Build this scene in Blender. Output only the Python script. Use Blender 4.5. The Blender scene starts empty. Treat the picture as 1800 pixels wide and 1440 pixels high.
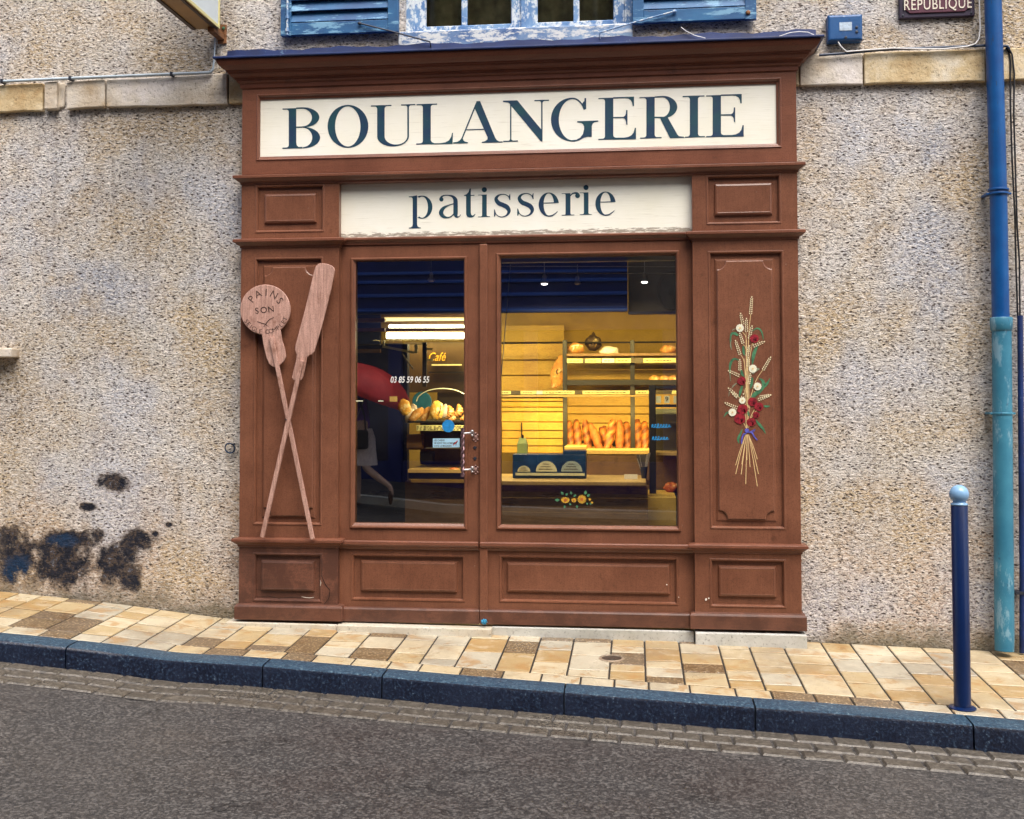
import bpy, bmesh, math, random
from mathutils import Vector, Matrix
random.seed(7)
R_=math.radians
sc=bpy.context.scene
COL=sc.collection
# ------------------------------------------------------------------ camera model (solved from the photograph)
F,CY=1963.0,625.0
YAW,PITCH,ROLL=0.1095,0.03627,-0.00167
CAM=Vector((0,-6.6,1.5))
def cam_axes():
    cy,sy=math.cos(YAW),math.sin(YAW);cp,sp=math.cos(PITCH),math.sin(PITCH);cr,sr=math.cos(ROLL),math.sin(ROLL)
    f=Vector((-sy*cp,cy*cp,sp));r=Vector((cy,sy,0));u=r.cross(f)
    return r*cr+u*sr,u*cr-r*sr,f
CR,CU,CF=cam_axes()
def P(x,y,Y=0.0):
    """point of the vertical plane at depth Y that the photo shows at pixel x,y -> (X,Z)"""
    d=CR*((x-900)/F)-CU*((y-CY)/F)+CF
    t=(Y-CAM.y)/d.y;q=CAM+d*t
    return (q.x,q.z)
def K(rect,Y):
    """measured rectangle (x0,x1,z0,z1 taken on the plane y=-.06) set on the plane Y"""
    k=(6.6+Y)/6.54
    return (rect[0]*k,rect[1]*k,1.5+(rect[2]-1.5)*k,1.5+(rect[3]-1.5)*k)
def kx(x,Y): return x*(6.6+Y)/6.54
def kz(z,Y): return 1.5+(z-1.5)*(6.6+Y)/6.54

# ------------------------------------------------------------------ materials
def newmat(name):
    m=bpy.data.materials.new(name);m.use_nodes=True
    nt=m.node_tree;b=nt.nodes['Principled BSDF']
    return m,nt,b
def nd(nt,t,**kw):
    n=nt.nodes.new(t)
    for k,v in kw.items():
        if k in n.inputs.keys() if hasattr(n.inputs,'keys') else False: n.inputs[k].default_value=v
        else: setattr(n,k,v)
    return n
def coords(nt,scale=(1,1,1),rot=(0,0,0)):
    tc=nt.nodes.new('ShaderNodeNewGeometry');mp=nt.nodes.new('ShaderNodeMapping')
    nt.links.new(tc.outputs['Position'],mp.inputs['Vector'])
    mp.inputs['Scale'].default_value=scale;mp.inputs['Rotation'].default_value=rot
    return mp.outputs[0]
def ocoords(nt,scale=(1,1,1)):
    tc=nt.nodes.new('ShaderNodeTexCoord');mp=nt.nodes.new('ShaderNodeMapping')
    nt.links.new(tc.outputs['Object'],mp.inputs['Vector']);mp.inputs['Scale'].default_value=scale
    return mp.outputs[0]
def noise(nt,vec,scale,detail=4,rough=.55,dist=0):
    n=nt.nodes.new('ShaderNodeTexNoise');nt.links.new(vec,n.inputs['Vector'])
    n.inputs['Scale'].default_value=scale;n.inputs['Detail'].default_value=detail;n.inputs['Roughness'].default_value=rough;n.inputs['Distortion'].default_value=dist
    return n.outputs['Fac']
def ramp(nt,fac,stops):
    r=nt.nodes.new('ShaderNodeValToRGB');nt.links.new(fac,r.inputs[0]);e=r.color_ramp.elements
    while len(e)<len(stops): e.new(.5)
    for i,(p,c) in enumerate(stops):
        e[i].position=p;e[i].color=(c,c,c,1) if not hasattr(c,'__len__') else (*c[:3],1)
    return r.outputs[0]
def mix(nt,fac,a,b,mode='MIX'):
    m=nt.nodes.new('ShaderNodeMix');m.data_type='RGBA';m.blend_type=mode
    for s,v in ((m.inputs[0],fac),(m.inputs[6],a),(m.inputs[7],b)):
        if isinstance(v,(int,float)): s.default_value=v
        elif isinstance(v,(tuple,list)): s.default_value=(*v[:3],1)
        else: nt.links.new(v,s)
    return m.outputs[2]
def math_(nt,op,a,b=0.0,clamp=False):
    m=nt.nodes.new('ShaderNodeMath');m.operation=op;m.use_clamp=clamp
    for s,v in ((m.inputs[0],a),(m.inputs[1],b)):
        if isinstance(v,(int,float)): s.default_value=v
        else: nt.links.new(v,s)
    return m.outputs[0]
def bump(nt,b,h,strength=.3,dist=.005,prev=None):
    n=nt.nodes.new('ShaderNodeBump');nt.links.new(h,n.inputs['Height']);n.inputs['Strength'].default_value=strength;n.inputs['Distance'].default_value=dist
    if prev is not None: nt.links.new(prev,n.inputs['Normal'])
    nt.links.new(n.outputs[0],b.inputs['Normal']);return n.outputs[0]
def setc(nt,b,c):
    if isinstance(c,(tuple,list)): b.inputs['Base Color'].default_value=(*c[:3],1)
    else: nt.links.new(c,b.inputs['Base Color'])

def simple(name,col,rough=.5,var=.12,nscale=8,metal=0,bmp=.15,bscale=60,bdist=.003,spec=.5,world=True):
    m,nt,b=newmat(name)
    v=coords(nt) if world else ocoords(nt)
    f=noise(nt,v,nscale,6,.6)
    lo=[c*(1-var) for c in col];hi=[min(1,c*(1+var)) for c in col]
    setc(nt,b,ramp(nt,f,[(.3,lo),(.7,hi)]))
    b.inputs['Roughness'].default_value=rough;b.inputs['Metallic'].default_value=metal
    b.inputs['Specular IOR Level'].default_value=spec
    if bmp: bump(nt,b,noise(nt,v,bscale,4,.6),bmp,bdist)
    return m

def painted_wood(name,c0,c1,worn_or_lit=None,wornc=(.4,.35,.3),grain_axis='z',rough=.5,wear=.62,grain=.16):
    m,nt,b=newmat(name)
    v=coords(nt)
    g=coords(nt,(60,60,5) if grain_axis=='z' else (5,60,60))
    f=noise(nt,v,3.0,8,.72)
    col=ramp(nt,f,[(.36,c0),(.62,c1)])
    gr=noise(nt,g,1.6,5,.6)
    col=mix(nt,grain,col,ramp(nt,gr,[(.35,[x*.62 for x in c0]),(.62,[min(1,x*1.15) for x in c1])]))
    sp=noise(nt,v,170,3,.6)
    col=mix(nt,math_(nt,'MULTIPLY',ramp(nt,sp,[(.48,0.),(.66,1.)]),.45),col,[x*.40 for x in c0])
    # rain-washed soot low down and scuffs, in the paint itself
    d=noise(nt,v,7,7,.72)
    col=mix(nt,ramp(nt,d,[(wear,0.),(wear+.1,.75)]),col,worn_or_lit or [x*.5 for x in c0])
    chip=noise(nt,v,38,3,.7)
    col=mix(nt,ramp(nt,chip,[(.765,0.),(.785,1.)]),col,wornc)
    setc(nt,b,col)
    b.inputs['Roughness'].default_value=rough
    bb=bump(nt,b,gr,.22,.003);bump(nt,b,sp,.30,.0018,bb)
    return m

BROWN=painted_wood('brown_paint',(.145,.056,.031),(.222,.090,.050),wear=.63,rough=.30)
BROWNH=painted_wood('brown_paint_across',(.138,.052,.031),(.212,.083,.049),grain_axis='x',wear=.62,rough=.28)
BROWNW=painted_wood('brown_paint_weathered',(.085,.036,.023),(.165,.066,.040),grain_axis='x',wear=.46,worn_or_lit=(.07,.028,.018),wornc=(.35,.22,.14),rough=.45)
CORN=painted_wood('cornice_paint',(.12,.036,.018),(.17,.052,.026),grain_axis='x',wear=.6,rough=.45)

def mat_cream():
    m,nt,b=newmat('cream_board')
    v=coords(nt);g=coords(nt,(4,50,70))
    f=noise(nt,v,2.5,5,.6)
    col=ramp(nt,f,[(.3,(.84,.82,.68)),(.7,(.90,.89,.80))])
    gr=noise(nt,g,1.5,6,.65)
    col=mix(nt,ramp(nt,gr,[(.58,0.),(.7,.35)]),col,(.50,.47,.36))
    # flaked strip close to the lower edge of the small board
    sep=nt.nodes.new('ShaderNodeSeparateXYZ');nt.links.new(v,sep.inputs[0])
    z=sep.outputs['Z']
    low=math_(nt,'SUBTRACT',1.0,math_(nt,'ABSOLUTE',math_(nt,'DIVIDE',math_(nt,'SUBTRACT',z,2.462),.07),0),True)
    low=math_(nt,'MAXIMUM',low,0.0)
    fl=noise(nt,coords(nt,(9,9,60)),2.0,6,.7)
    col=mix(nt,ramp(nt,math_(nt,'MULTIPLY',math_(nt,'ADD',low,.03),fl),[(.40,0.),(.46,.9)]),col,(.26,.22,.17))
    cr=noise(nt,coords(nt,(7,40,90)),2.2,8,.75)
    col=mix(nt,ramp(nt,cr,[(.70,0.),(.74,.8)]),col,(.22,.20,.16))
    setc(nt,b,col);b.inputs['Roughness'].default_value=.6
    bump(nt,b,gr,.35,.003)
    return m
CREAM=mat_cream()
def mat_letter():
    m,nt,b=newmat('letter_paint')
    v=coords(nt)
    col=ramp(nt,noise(nt,v,9,4,.6),[(.35,(.004,.030,.085)),(.65,(.004,.060,.080))])
    w=noise(nt,coords(nt,(9,30,60)),2.5,6,.75)
    col=mix(nt,ramp(nt,w,[(.66,0.),(.72,.7)]),col,(.40,.42,.38))
    setc(nt,b,col);b.inputs['Roughness'].default_value=.5
    return m
LETTER=mat_letter()

def ellipse_mask(nt,vec,lst):
    acc=None
    for (cx,cz,rx,rz) in lst:
        s=nt.nodes.new('ShaderNodeVectorMath');s.operation='SUBTRACT';nt.links.new(vec,s.inputs[0]);s.inputs[1].default_value=(cx,0,cz)
        q=nt.nodes.new('ShaderNodeVectorMath');q.operation='MULTIPLY';nt.links.new(s.outputs[0],q.inputs[0]);q.inputs[1].default_value=(1/rx,0,1/rz)
        l=nt.nodes.new('ShaderNodeVectorMath');l.operation='LENGTH';nt.links.new(q.outputs[0],l.inputs[0])
        o=math_(nt,'SUBTRACT',1.0,l.outputs['Value'])
        acc=o if acc is None else math_(nt,'MAXIMUM',acc,o)
    return acc
def pe(x,y,rx,ry):
    X,Z=P(x,y,0);return (X,Z,rx*.00338,ry*.00338)
def mat_wall():
    m,nt,b=newmat('roughcast_render')
    v=coords(nt)
    big=noise(nt,v,.9,5,.6);mid=noise(nt,v,3.2,6,.62)
    col=ramp(nt,big,[(.30,(.47,.39,.28)),(.43,(.57,.51,.43)),(.54,(.67,.64,.61)),(.66,(.55,.54,.56))])
    col=mix(nt,ramp(nt,mid,[(.38,.8),(.56,0.)]),col,(.52,.40,.26))
    sep=nt.nodes.new('ShaderNodeSeparateXYZ');nt.links.new(v,sep.inputs[0]);z=sep.outputs['Z'];x=sep.outputs['X']
    # pinkish band low down, whiter zone between
    lowf=nt.nodes.new('ShaderNodeMapRange');nt.links.new(math_(nt,'ADD',z,math_(nt,'MULTIPLY',math_(nt,'SUBTRACT',mid,.5),1.1)),lowf.inputs[0])
    for i,vv in ((1,.25),(2,1.15),(3,1.),(4,0.)): lowf.inputs[i].default_value=vv
    col=mix(nt,math_(nt,'MULTIPLY',lowf.outputs[0],.75),col,(.55,.39,.27))
    # damp pale line at the very foot
    ft=nt.nodes.new('ShaderNodeMapRange');nt.links.new(math_(nt,'ADD',math_(nt,'ADD',z,math_(nt,'MULTIPLY',x,.035)),math_(nt,'MULTIPLY',math_(nt,'SUBTRACT',mid,.5),.45)),ft.inputs[0])
    for i,vv in ((1,.13),(2,.25),(3,1.),(4,0.)): ft.inputs[i].default_value=vv
    footmask=ft.outputs[0]
    # yellowish dirty patches and bluish patch
    soft=ellipse_mask(nt,v,[pe(1650,270,75,90),pe(1640,460,90,170),pe(150,520,120,90)])
    soft=math_(nt,'ADD',soft,math_(nt,'MULTIPLY',math_(nt,'SUBTRACT',mid,.5),1.6))
    col=mix(nt,ramp(nt,soft,[(.15,0.),(.7,.7)]),col,(.36,.40,.50))
    och=ellipse_mask(nt,v,[pe(200,230,260,50),pe(20,700,90,200),pe(300,110,110,40),pe(1550,62,170,26),pe(640,64,40,12),pe(1200,50,130,14),pe(470,200,60,60),pe(1690,300,60,110)])
    och=math_(nt,'ADD',och,math_(nt,'MULTIPLY',math_(nt,'SUBTRACT',mid,.5),1.5))
    col=mix(nt,ramp(nt,och,[(.15,0.),(.75,.6)]),col,(.42,.29,.13))
    # grain: pale crumbs and dark pits of the thrown render
    gv=coords(nt,(.85,1.0,1.75),(0,.45,0))
    g1=noise(nt,gv,36,4,.65);g2=noise(nt,gv,62,4,.7,.2);g3=noise(nt,gv,120,3,.7)
    patch=noise(nt,v,1.7,5,.6)
    col=mix(nt,ramp(nt,patch,[(.50,0.),(.62,.6)]),col,(.50,.53,.62))
    col=mix(nt,ramp(nt,patch,[(.36,.7),(.47,0.)]),col,(.56,.41,.22))
    col=mix(nt,ramp(nt,g1,[(.46,0.),(.62,.75)]),col,(.84,.79,.73))
    col=mix(nt,ramp(nt,g3,[(.54,0.),(.64,.5)]),col,(.88,.85,.81))
    def pits(sc_,thr,keep):
        vo=nt.nodes.new('ShaderNodeTexVoronoi');vo.inputs['Scale'].default_value=sc_
        dsp=nt.nodes.new('ShaderNodeVectorMath');dsp.operation='ADD';nt.links.new(gv,dsp.inputs[0])
        nn=nt.nodes.new('ShaderNodeTexNoise');nt.links.new(gv,nn.inputs['Vector']);nn.inputs['Scale'].default_value=sc_*1.6;nn.inputs['Detail'].default_value=3
        sc2=nt.nodes.new('ShaderNodeVectorMath');sc2.operation='SCALE';nt.links.new(nn.outputs['Color'],sc2.inputs[0]);sc2.inputs['Scale'].default_value=.9/sc_
        nt.links.new(sc2.outputs[0],dsp.inputs[1]);nt.links.new(dsp.outputs[0],vo.inputs['Vector'])
        sc3=nt.nodes.new('ShaderNodeSeparateColor');nt.links.new(vo.outputs['Color'],sc3.inputs[0])
        kp=ramp(nt,sc3.outputs[0],[(keep,0.),(keep+.1,1.)])
        return math_(nt,'MULTIPLY',ramp(nt,vo.outputs['Distance'],[(thr,1.),(thr+.16,0.)]),kp)
    pit=math_(nt,'MAXIMUM',pits(34,.18,.34),math_(nt,'MULTIPLY',pits(78,.22,.30),.8))
    pit=math_(nt,'MAXIMUM',pit,math_(nt,'MULTIPLY',ramp(nt,g2,[(.36,1.),(.42,0.)]),.6))
    col=mix(nt,math_(nt,'MULTIPLY',pit,.93),col,(.075,.055,.045))
    col=mix(nt,math_(nt,'MULTIPLY',footmask,.8),col,(.17,.15,.10))
    # places where the render has fallen off
    dn=noise(nt,v,9,7,.7)
    st=ellipse_mask(nt,v,[pe(30,980,45,50),pe(105,985,70,50),pe(15,945,30,26),pe(198,990,38,42),pe(225,1015,26,26),pe(198,846,30,18),pe(208,853,20,14),pe(155,892,16,8),pe(172,942,15,16),pe(245,950,28,20),pe(297,922,9,6),pe(273,938,7,7),pe(225,965,22,30),pe(120,950,60,20)])
    st=math_(nt,'ADD',st,math_(nt,'ADD',math_(nt,'MULTIPLY',math_(nt,'SUBTRACT',dn,.5),2.8),math_(nt,'MULTIPLY',math_(nt,'SUBTRACT',g2,.5),1.1)))
    stm=ramp(nt,st,[(-.04,0.),(.36,1.)])
    stc=ramp(nt,noise(nt,v,13,9,.78),[(.34,(.006,.008,.018)),(.50,(.024,.026,.038)),(.55,(.12,.085,.06)),(.60,(.04,.05,.08)),(.66,(.50,.50,.52))])
    bl=ellipse_mask(nt,v,[pe(30,1000,40,36),pe(110,950,40,16)])
    stc=mix(nt,ramp(nt,math_(nt,'ADD',bl,math_(nt,'MULTIPLY',math_(nt,'SUBTRACT',dn,.5),1.2)),[(.1,0.),(.5,.75)]),stc,(.010,.040,.10))
    halo=ramp(nt,st,[(-.0,0.),(.12,.55)])
    col=mix(nt,math_(nt,'MULTIPLY',ramp(nt,math_(nt,'ADD',st,.35),[(.05,0.),(.45,.6)]),.8),col,(.22,.15,.10))
    col=mix(nt,stm,col,stc)
    # rain streaks down from the stone band
    rs=noise(nt,coords(nt,(7,7,.35)),1.4,5,.7)
    col=mix(nt,ramp(nt,rs,[(.56,0.),(.72,.35)]),col,(.20,.16,.12))
    setc(nt,b,col);b.inputs['Roughness'].default_value=.9;b.inputs['Specular IOR Level'].default_value=.2
    h=math_(nt,'SUBTRACT',math_(nt,'ADD',math_(nt,'MULTIPLY',g1,.8),math_(nt,'MULTIPLY',g2,.6)),math_(nt,'MULTIPLY',pit,.5))
    h=math_(nt,'SUBTRACT',h,math_(nt,'MULTIPLY',stm,.8))
    b1=bump(nt,b,h,1.0,.018);bump(nt,b,mid,.5,.06,b1)
    return m
WALL=mat_wall()
def mat_stone(name,c0,c1,c2,bs=1.0,rough=.85,sc_=4):
    m,nt,b=newmat(name);v=coords(nt)
    f=noise(nt,v,sc_,7,.65,.3)
    col=ramp(nt,f,[(.3,c0),(.5,c1),(.68,c2)])
    p=noise(nt,v,70,5,.7)
    col=mix(nt,math_(nt,'MULTIPLY',ramp(nt,p,[(.33,1.),(.43,0.)]),.7),col,[x*.3 for x in c0])
    setc(nt,b,col);b.inputs['Roughness'].default_value=rough
    b1=bump(nt,b,p,.5*bs,.006);bump(nt,b,noise(nt,v,14,5,.6),.5*bs,.02,b1)
    return m
STRING=mat_stone('string_course_stone',(.38,.22,.07),(.58,.46,.27),(.72,.67,.56),1,.85,3)
STRINGP=mat_stone('string_course_pale',(.38,.27,.15),(.60,.54,.45),(.74,.70,.68),1,.85,2.2)
STEP=mat_stone('threshold_stone',(.45,.38,.26),(.55,.50,.40),(.62,.60,.52),.5,.5)
STEPG=mat_stone('threshold_grey',(.36,.36,.32),(.46,.46,.42),(.56,.56,.52),.5,.45)

def mat_bluepaint(name,c0,c1,flake,wear=.55,rough=.55,axis=(1,1,1)):
    m,nt,b=newmat(name);v=coords(nt)
    col=ramp(nt,noise(nt,v,5,5,.6),[(.3,c0),(.7,c1)])
    f=noise(nt,coords(nt,axis),11,8,.75)
    fm=ramp(nt,f,[(wear,0.),(wear+.05,1.)])
    col=mix(nt,fm,col,flake)
    f2=noise(nt,coords(nt,axis),26,6,.7)
    col=mix(nt,ramp(nt,f2,[(.62,0.),(.68,.8)]),col,(.03,.05,.11))
    setc(nt,b,col);b.inputs['Roughness'].default_value=rough
    bump(nt,b,f,.5,.004);return m
BLUE=mat_bluepaint('blue_shutter_paint',(.008,.055,.17),(.018,.13,.29),(.16,.34,.50),.53,axis=(.35,1,1.6))
BLUEW=mat_bluepaint('blue_frame_paint',(.05,.15,.36),(.22,.37,.56),(.58,.64,.68),.50,axis=(2.2,1,1.4))
SILLP=mat_bluepaint('peeling_sill_paint',(.02,.08,.25),(.22,.34,.50),(.60,.62,.62),.49,axis=(1.2,1,3.5))
NAVYF=mat_bluepaint('navy_flashing',(.004,.012,.06),(.006,.030,.15),(.10,.18,.30),.64,.5)
PIPEB=mat_bluepaint('blue_pipe_paint',(.001,.050,.20),(.003,.10,.32),(.12,.28,.46),.66,.35,axis=(2,2,.3))
PIPET=mat_bluepaint('turquoise_pipe_paint',(.02,.14,.23),(.05,.23,.33),(.17,.33,.42),.54,.45,axis=(1,1,.35))
CONDUIT=simple('pale_conduit',(.42,.50,.56),.35,.15,12,0,.1)
CABLEW=simple('white_cable',(.62,.62,.62),.4,.1,10,0,.0)
CABLEK=simple('black_cable',(.012,.012,.014),.4,.2,10,0,.0)
CABLEB=simple('dark_blue_cable',(.012,.03,.07),.5,.3,20,0,.3)
BOLL=simple('navy_bollard_paint',(.002,.014,.07),.3,.15,6,0,.05)
BOLLT=simple('pale_bollard_cap',(.22,.40,.62),.22,.06,20,0,.05)
PLAQUE=simple('purple_enamel',(.10,.035,.055),.35,.2,12,0,.1)
PLAQD=simple('dark_plaque_rim',(.03,.02,.045),.4,.2,12,0,.1)
PLAQL=simple('pale_letters',(.72,.66,.55),.5,.06,12,0,.0)
RUST=simple('rusty_iron',(.20,.085,.03),.8,.4,30,0,.4)
DKIRON=simple('dark_iron',(.03,.035,.05),.5,.3,30,.4,.3)
STEEL=simple('dull_steel',(.45,.42,.42),.35,.15,30,.8,.2)
OCHRE=simple('ochre_sign_case',(.36,.20,.055),.45,.15,5,0,.1)
SIGNW=simple('white_sign_face',(.66,.74,.76),.35,.05,5,0,.02)
SIGNY=simple('yellow_sign_edge',(.75,.68,.30),.4,.08,10,0,.02)
SIGNB=simple('blue_sign_letter',(.02,.03,.30),.4,.1,10,0,.0)
PEEL=painted_wood('pink_brown_peel',(.36,.19,.14),(.55,.33,.265),worn_or_lit=(.20,.085,.05),wornc=(.55,.38,.32),wear=.54,rough=.6,grain=.5)
INK=simple('carved_dark',(.05,.022,.015),.7,.2,20,0,.0)
CRACK=simple('open_crack',(.015,.008,.006),.9,.2,20,0,.0)
CHIP=simple('bare_filler',(.75,.70,.62),.8,.1,20,0,.0)
# painted flowers
G_STRAW=simple('straw_paint',(.66,.47,.22),.55,.15,60,0,.0)
G_EAR=simple('ear_paint',(.78,.70,.45),.55,.12,80,0,.0)
G_LEAF=simple('leaf_paint',(.05,.17,.08),.55,.5,25,0,.0)
G_LEAFG=simple('grey_leaf_paint',(.22,.23,.15),.55,.3,25,0,.0)
G_RED=simple('poppy_paint',(.24,.008,.018),.5,.5,70,0,.0)
G_REDD=simple('poppy_dark_paint',(.10,.004,.012),.5,.3,70,0,.0)
G_WHITE=simple('daisy_paint',(.74,.72,.55),.5,.1,60,0,.0)
G_BOW=simple('bow_paint',(.09,.09,.40),.5,.5,50,0,.0)
# interior
WOODY=painted_wood('honey_boards',(.60,.34,.045),(.80,.52,.09),grain_axis='x',wear=.72,rough=.5,worn_or_lit=(.4,.2,.05),wornc=(.5,.3,.1))
WOODP=simple('honey_plaster',(.50,.33,.075),.8,.22,3,0,.15)
WOODD=painted_wood('dark_pine',(.16,.085,.032),(.27,.15,.06),grain_axis='x',wear=.58,rough=.5,wornc=(.08,.04,.02))
WOODL=painted_wood('light_pine',(.50,.33,.11),(.66,.46,.18),grain_axis='x',wear=.7,rough=.45,worn_or_lit=(.25,.13,.04),wornc=(.2,.1,.04))
GREYW=simple('grey_interior_paint',(.085,.072,.062),.8,.2,3,0,.1)
NAVYW=simple('navy_interior_paint',(.002,.007,.045),.6,.25,2,0,.05)
NAVYL=simple('reflected_line_navy',(.02,.07,.34),.45,.15,2,0,.05)  # pale blue lines of the stand-in reflection
BLACKM=simple('black_metal',(.006,.005,.006),.5,.2,20,0,.1)
FLOORI=simple('interior_tiles',(.10,.08,.06),.4,.2,3,0,.1)
TAG=simple('price_tag_card',(.72,.70,.32),.6,.1,30,0,.0)
TAGD=simple('price_strip_dark',(.09,.07,.04),.5,.2,20,0,.0)
CARD=simple('cream_card',(.62,.64,.46),.6,.08,30,0,.0)
CARDB=simple('blue_grey_card',(.30,.38,.40),.6,.08,30,0,.0)
WHITE=simple('white_paint',(.78,.78,.76),.5,.05,10,0,.0)
STKB=simple('blue_sticker',(.02,.22,.52),.4,.25,60,0,.0)
NOTICE=simple('pale_blue_notice',(.36,.60,.74),.4,.05,30,0,.0)
SUNY=simple('sunflower_petal',(.75,.42,.04),.5,.2,60,0,.0)
GREENC=simple('green_carton',(.42,.50,.16),.5,.15,15,0,.05)
def mat_bread(name,dark,light,flour,fs=.5,scale=18):
    m,nt,b=newmat(name);v=ocoords(nt)
    f=noise(nt,v,scale,5,.65,.5)
    col=ramp(nt,f,[(.3,dark),(.62,light)])
    col=mix(nt,ramp(nt,noise(nt,v,scale*.7,5,.7),[(fs,0.),(fs+.08,.9)]),col,flour)
    setc(nt,b,col);b.inputs['Roughness'].default_value=.65
    bump(nt,b,f,.5,.01);return m
CRUST=mat_bread('baguette_crust',(.13,.028,.006),(.46,.14,.022),(.66,.36,.11),.62,22)
LOAFM=mat_bread('loaf_crust',(.38,.15,.03),(.66,.33,.08),(.78,.60,.36),.55,20)
LOAFD=mat_bread('dark_loaf_crust',(.022,.012,.010),(.07,.04,.02),(.42,.34,.18),.57,12)
LOAFW=mat_bread('floury_crust',(.45,.22,.07),(.62,.48,.34),(.82,.76,.70),.40,14)
LOAFG=mat_bread('golden_patterned_crust',(.50,.24,.03),(.74,.45,.08),(.86,.76,.42),.50,34)
def mat_baguette():
    m,nt,b=newmat('slashed_baguette_crust');v=ocoords(nt)
    f=noise(nt,v,30,5,.7);col=ramp(nt,f,[(.3,(.16,.035,.006)),(.65,(.48,.15,.022))])
    w=nt.nodes.new('ShaderNodeTexWave');mp=nt.nodes.new('ShaderNodeMapping');nt.links.new(v,mp.inputs[0]);mp.inputs['Rotation'].default_value=(0,R_(32),0)
    nt.links.new(mp.outputs[0],w.inputs[0]);w.bands_direction='Z';w.inputs['Scale'].default_value=4.6;w.inputs['Distortion'].default_value=2.2;w.inputs['Detail'].default_value=2;w.inputs['Detail Scale'].default_value=3
    col=mix(nt,ramp(nt,w.outputs['Fac'],[(.66,0.),(.9,.55)]),col,(.54,.22,.05))
    col=mix(nt,ramp(nt,w.outputs['Fac'],[(.24,.7),(.36,0.)]),col,(.09,.02,.005))
    setc(nt,b,col);b.inputs['Roughness'].default_value=.5;bump(nt,b,w.outputs['Fac'],.5,.008);return m
BAGM=mat_baguette()
CAKE=mat_bread('red_glaze',(.30,.05,.01),(.60,.14,.02),(.80,.55,.25),.55,40)

def mat_emit(name,col,s):
    m,nt,b=newmat(name);b.inputs['Emission Color'].default_value=(*col,1);b.inputs['Emission Strength'].default_value=s
    b.inputs['Base Color'].default_value=(.9,.9,.8,1);return m
TUBE=mat_emit('lit_fluorescent_tube',(1,.90,.58),9)
TUBE2=mat_emit('lit_lamp_diffuser',(1,.76,.28),1.0)
SPOTE=mat_emit('lit_spot_lens',(1,.93,.90),7)
def mat_glass(name,ior=1.5,tint=(.96,.98,.97),rough=0.0):
    m,nt,b=newmat(name)
    nt.nodes.remove(b)
    out=nt.nodes['Material Output']
    tr=nt.nodes.new('ShaderNodeBsdfTransparent');tr.inputs[0].default_value=(*tint,1)
    gl=nt.nodes.new('ShaderNodeBsdfGlossy');gl.inputs['Roughness'].default_value=rough
    fr=nt.nodes.new('ShaderNodeFresnel');fr.inputs[0].default_value=ior
    mx=nt.nodes.new('ShaderNodeMixShader')
    nt.links.new(fr.outputs[0],mx.inputs[0]);nt.links.new(tr.outputs[0],mx.inputs[1]);nt.links.new(gl.outputs[0],mx.inputs[2])
    nt.links.new(mx.outputs[0],out.inputs[0]);return m
GLASS=mat_glass('shop_glass',2.65)
GLASSU=mat_glass('upper_window_glass',1.5,(.88,.90,.86),.02)
GLASSC=mat_glass('clear_acrylic',1.45)

def mat_paver():
    m,nt,b=newmat('sandstone_pavers');v=coords(nt)
    at=nt.nodes.new('ShaderNodeAttribute');at.attribute_name='tile';at.attribute_type='GEOMETRY'
    sp=nt.nodes.new('ShaderNodeSeparateColor');nt.links.new(at.outputs['Color'],sp.inputs[0])
    t,k,off=sp.outputs[0],sp.outputs[1],sp.outputs[2]
    base=ramp(nt,t,[(.0,(.36,.23,.09)),(.3,(.42,.32,.17)),(.6,(.52,.44,.29)),(.85,(.46,.42,.32)),(1.,(.34,.31,.24))])
    # each paver has its own veining
    cmb=nt.nodes.new('ShaderNodeVectorMath');cmb.operation='ADD';nt.links.new(v,cmb.inputs[0])
    cx=nt.nodes.new('ShaderNodeCombineXYZ');nt.links.new(math_(nt,'MULTIPLY',off,37.0),cx.inputs[2]);nt.links.new(cx.outputs[0],cmb.inputs[1])
    n1=noise(nt,cmb.outputs[0],6.5,7,.65,.6)
    base=mix(nt,ramp(nt,n1,[(.38,.7),(.47,0.)]),base,(.36,.20,.07))
    base=mix(nt,ramp(nt,n1,[(.54,0.),(.7,.6)]),base,(.60,.53,.40))
    n2=noise(nt,cmb.outputs[0],60,5,.7)
    base=mix(nt,math_(nt,'MULTIPLY',ramp(nt,n2,[(.30,1.),(.42,0.)]),.6),base,(.16,.085,.035))
    n3=noise(nt,cmb.outputs[0],16,6,.75)
    base=mix(nt,ramp(nt,n3,[(.66,0.),(.74,.7)]),base,(.20,.10,.05))
    n4=noise(nt,v,1.8,7,.7)
    base=mix(nt,ramp(nt,n4,[(.50,0.),(.66,.55)]),base,(.20,.15,.10))
    n5=noise(nt,v,24,5,.75)
    base=mix(nt,ramp(nt,n5,[(.60,0.),(.72,.5)]),base,(.62,.56,.46))
    # bush-hammered brown pavers
    dots=nt.nodes.new('ShaderNodeTexVoronoi');dots.inputs['Scale'].default_value=62;nt.links.new(v,dots.inputs['Vector'])
    dk=ramp(nt,dots.outputs['Distance'],[(.2,(.34,.24,.13)),(.42,(.09,.05,.022))])
    km=ramp(nt,k,[(.45,0.),(.55,1.)])
    base=mix(nt,km,base,mix(nt,.18,dk,base))
    setc(nt,b,base)
    wet=noise(nt,v,2.2,4,.6)
    rr=nt.nodes.new('ShaderNodeMapRange');nt.links.new(wet,rr.inputs[0])
    for i,vv in ((1,.35),(2,.65),(3,.22),(4,.55)): rr.inputs[i].default_value=vv
    nt.links.new(rr.outputs[0],b.inputs['Roughness'])
    h=math_(nt,'ADD',n2,math_(nt,'MULTIPLY',math_(nt,'MULTIPLY',km,dots.outputs['Distance']),-2.5))
    bump(nt,b,h,.35,.004);return m
PAVER=mat_paver()
MORTAR=simple('dark_joint_sand',(.022,.017,.013),.8,.4,40,0,.4)
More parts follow.
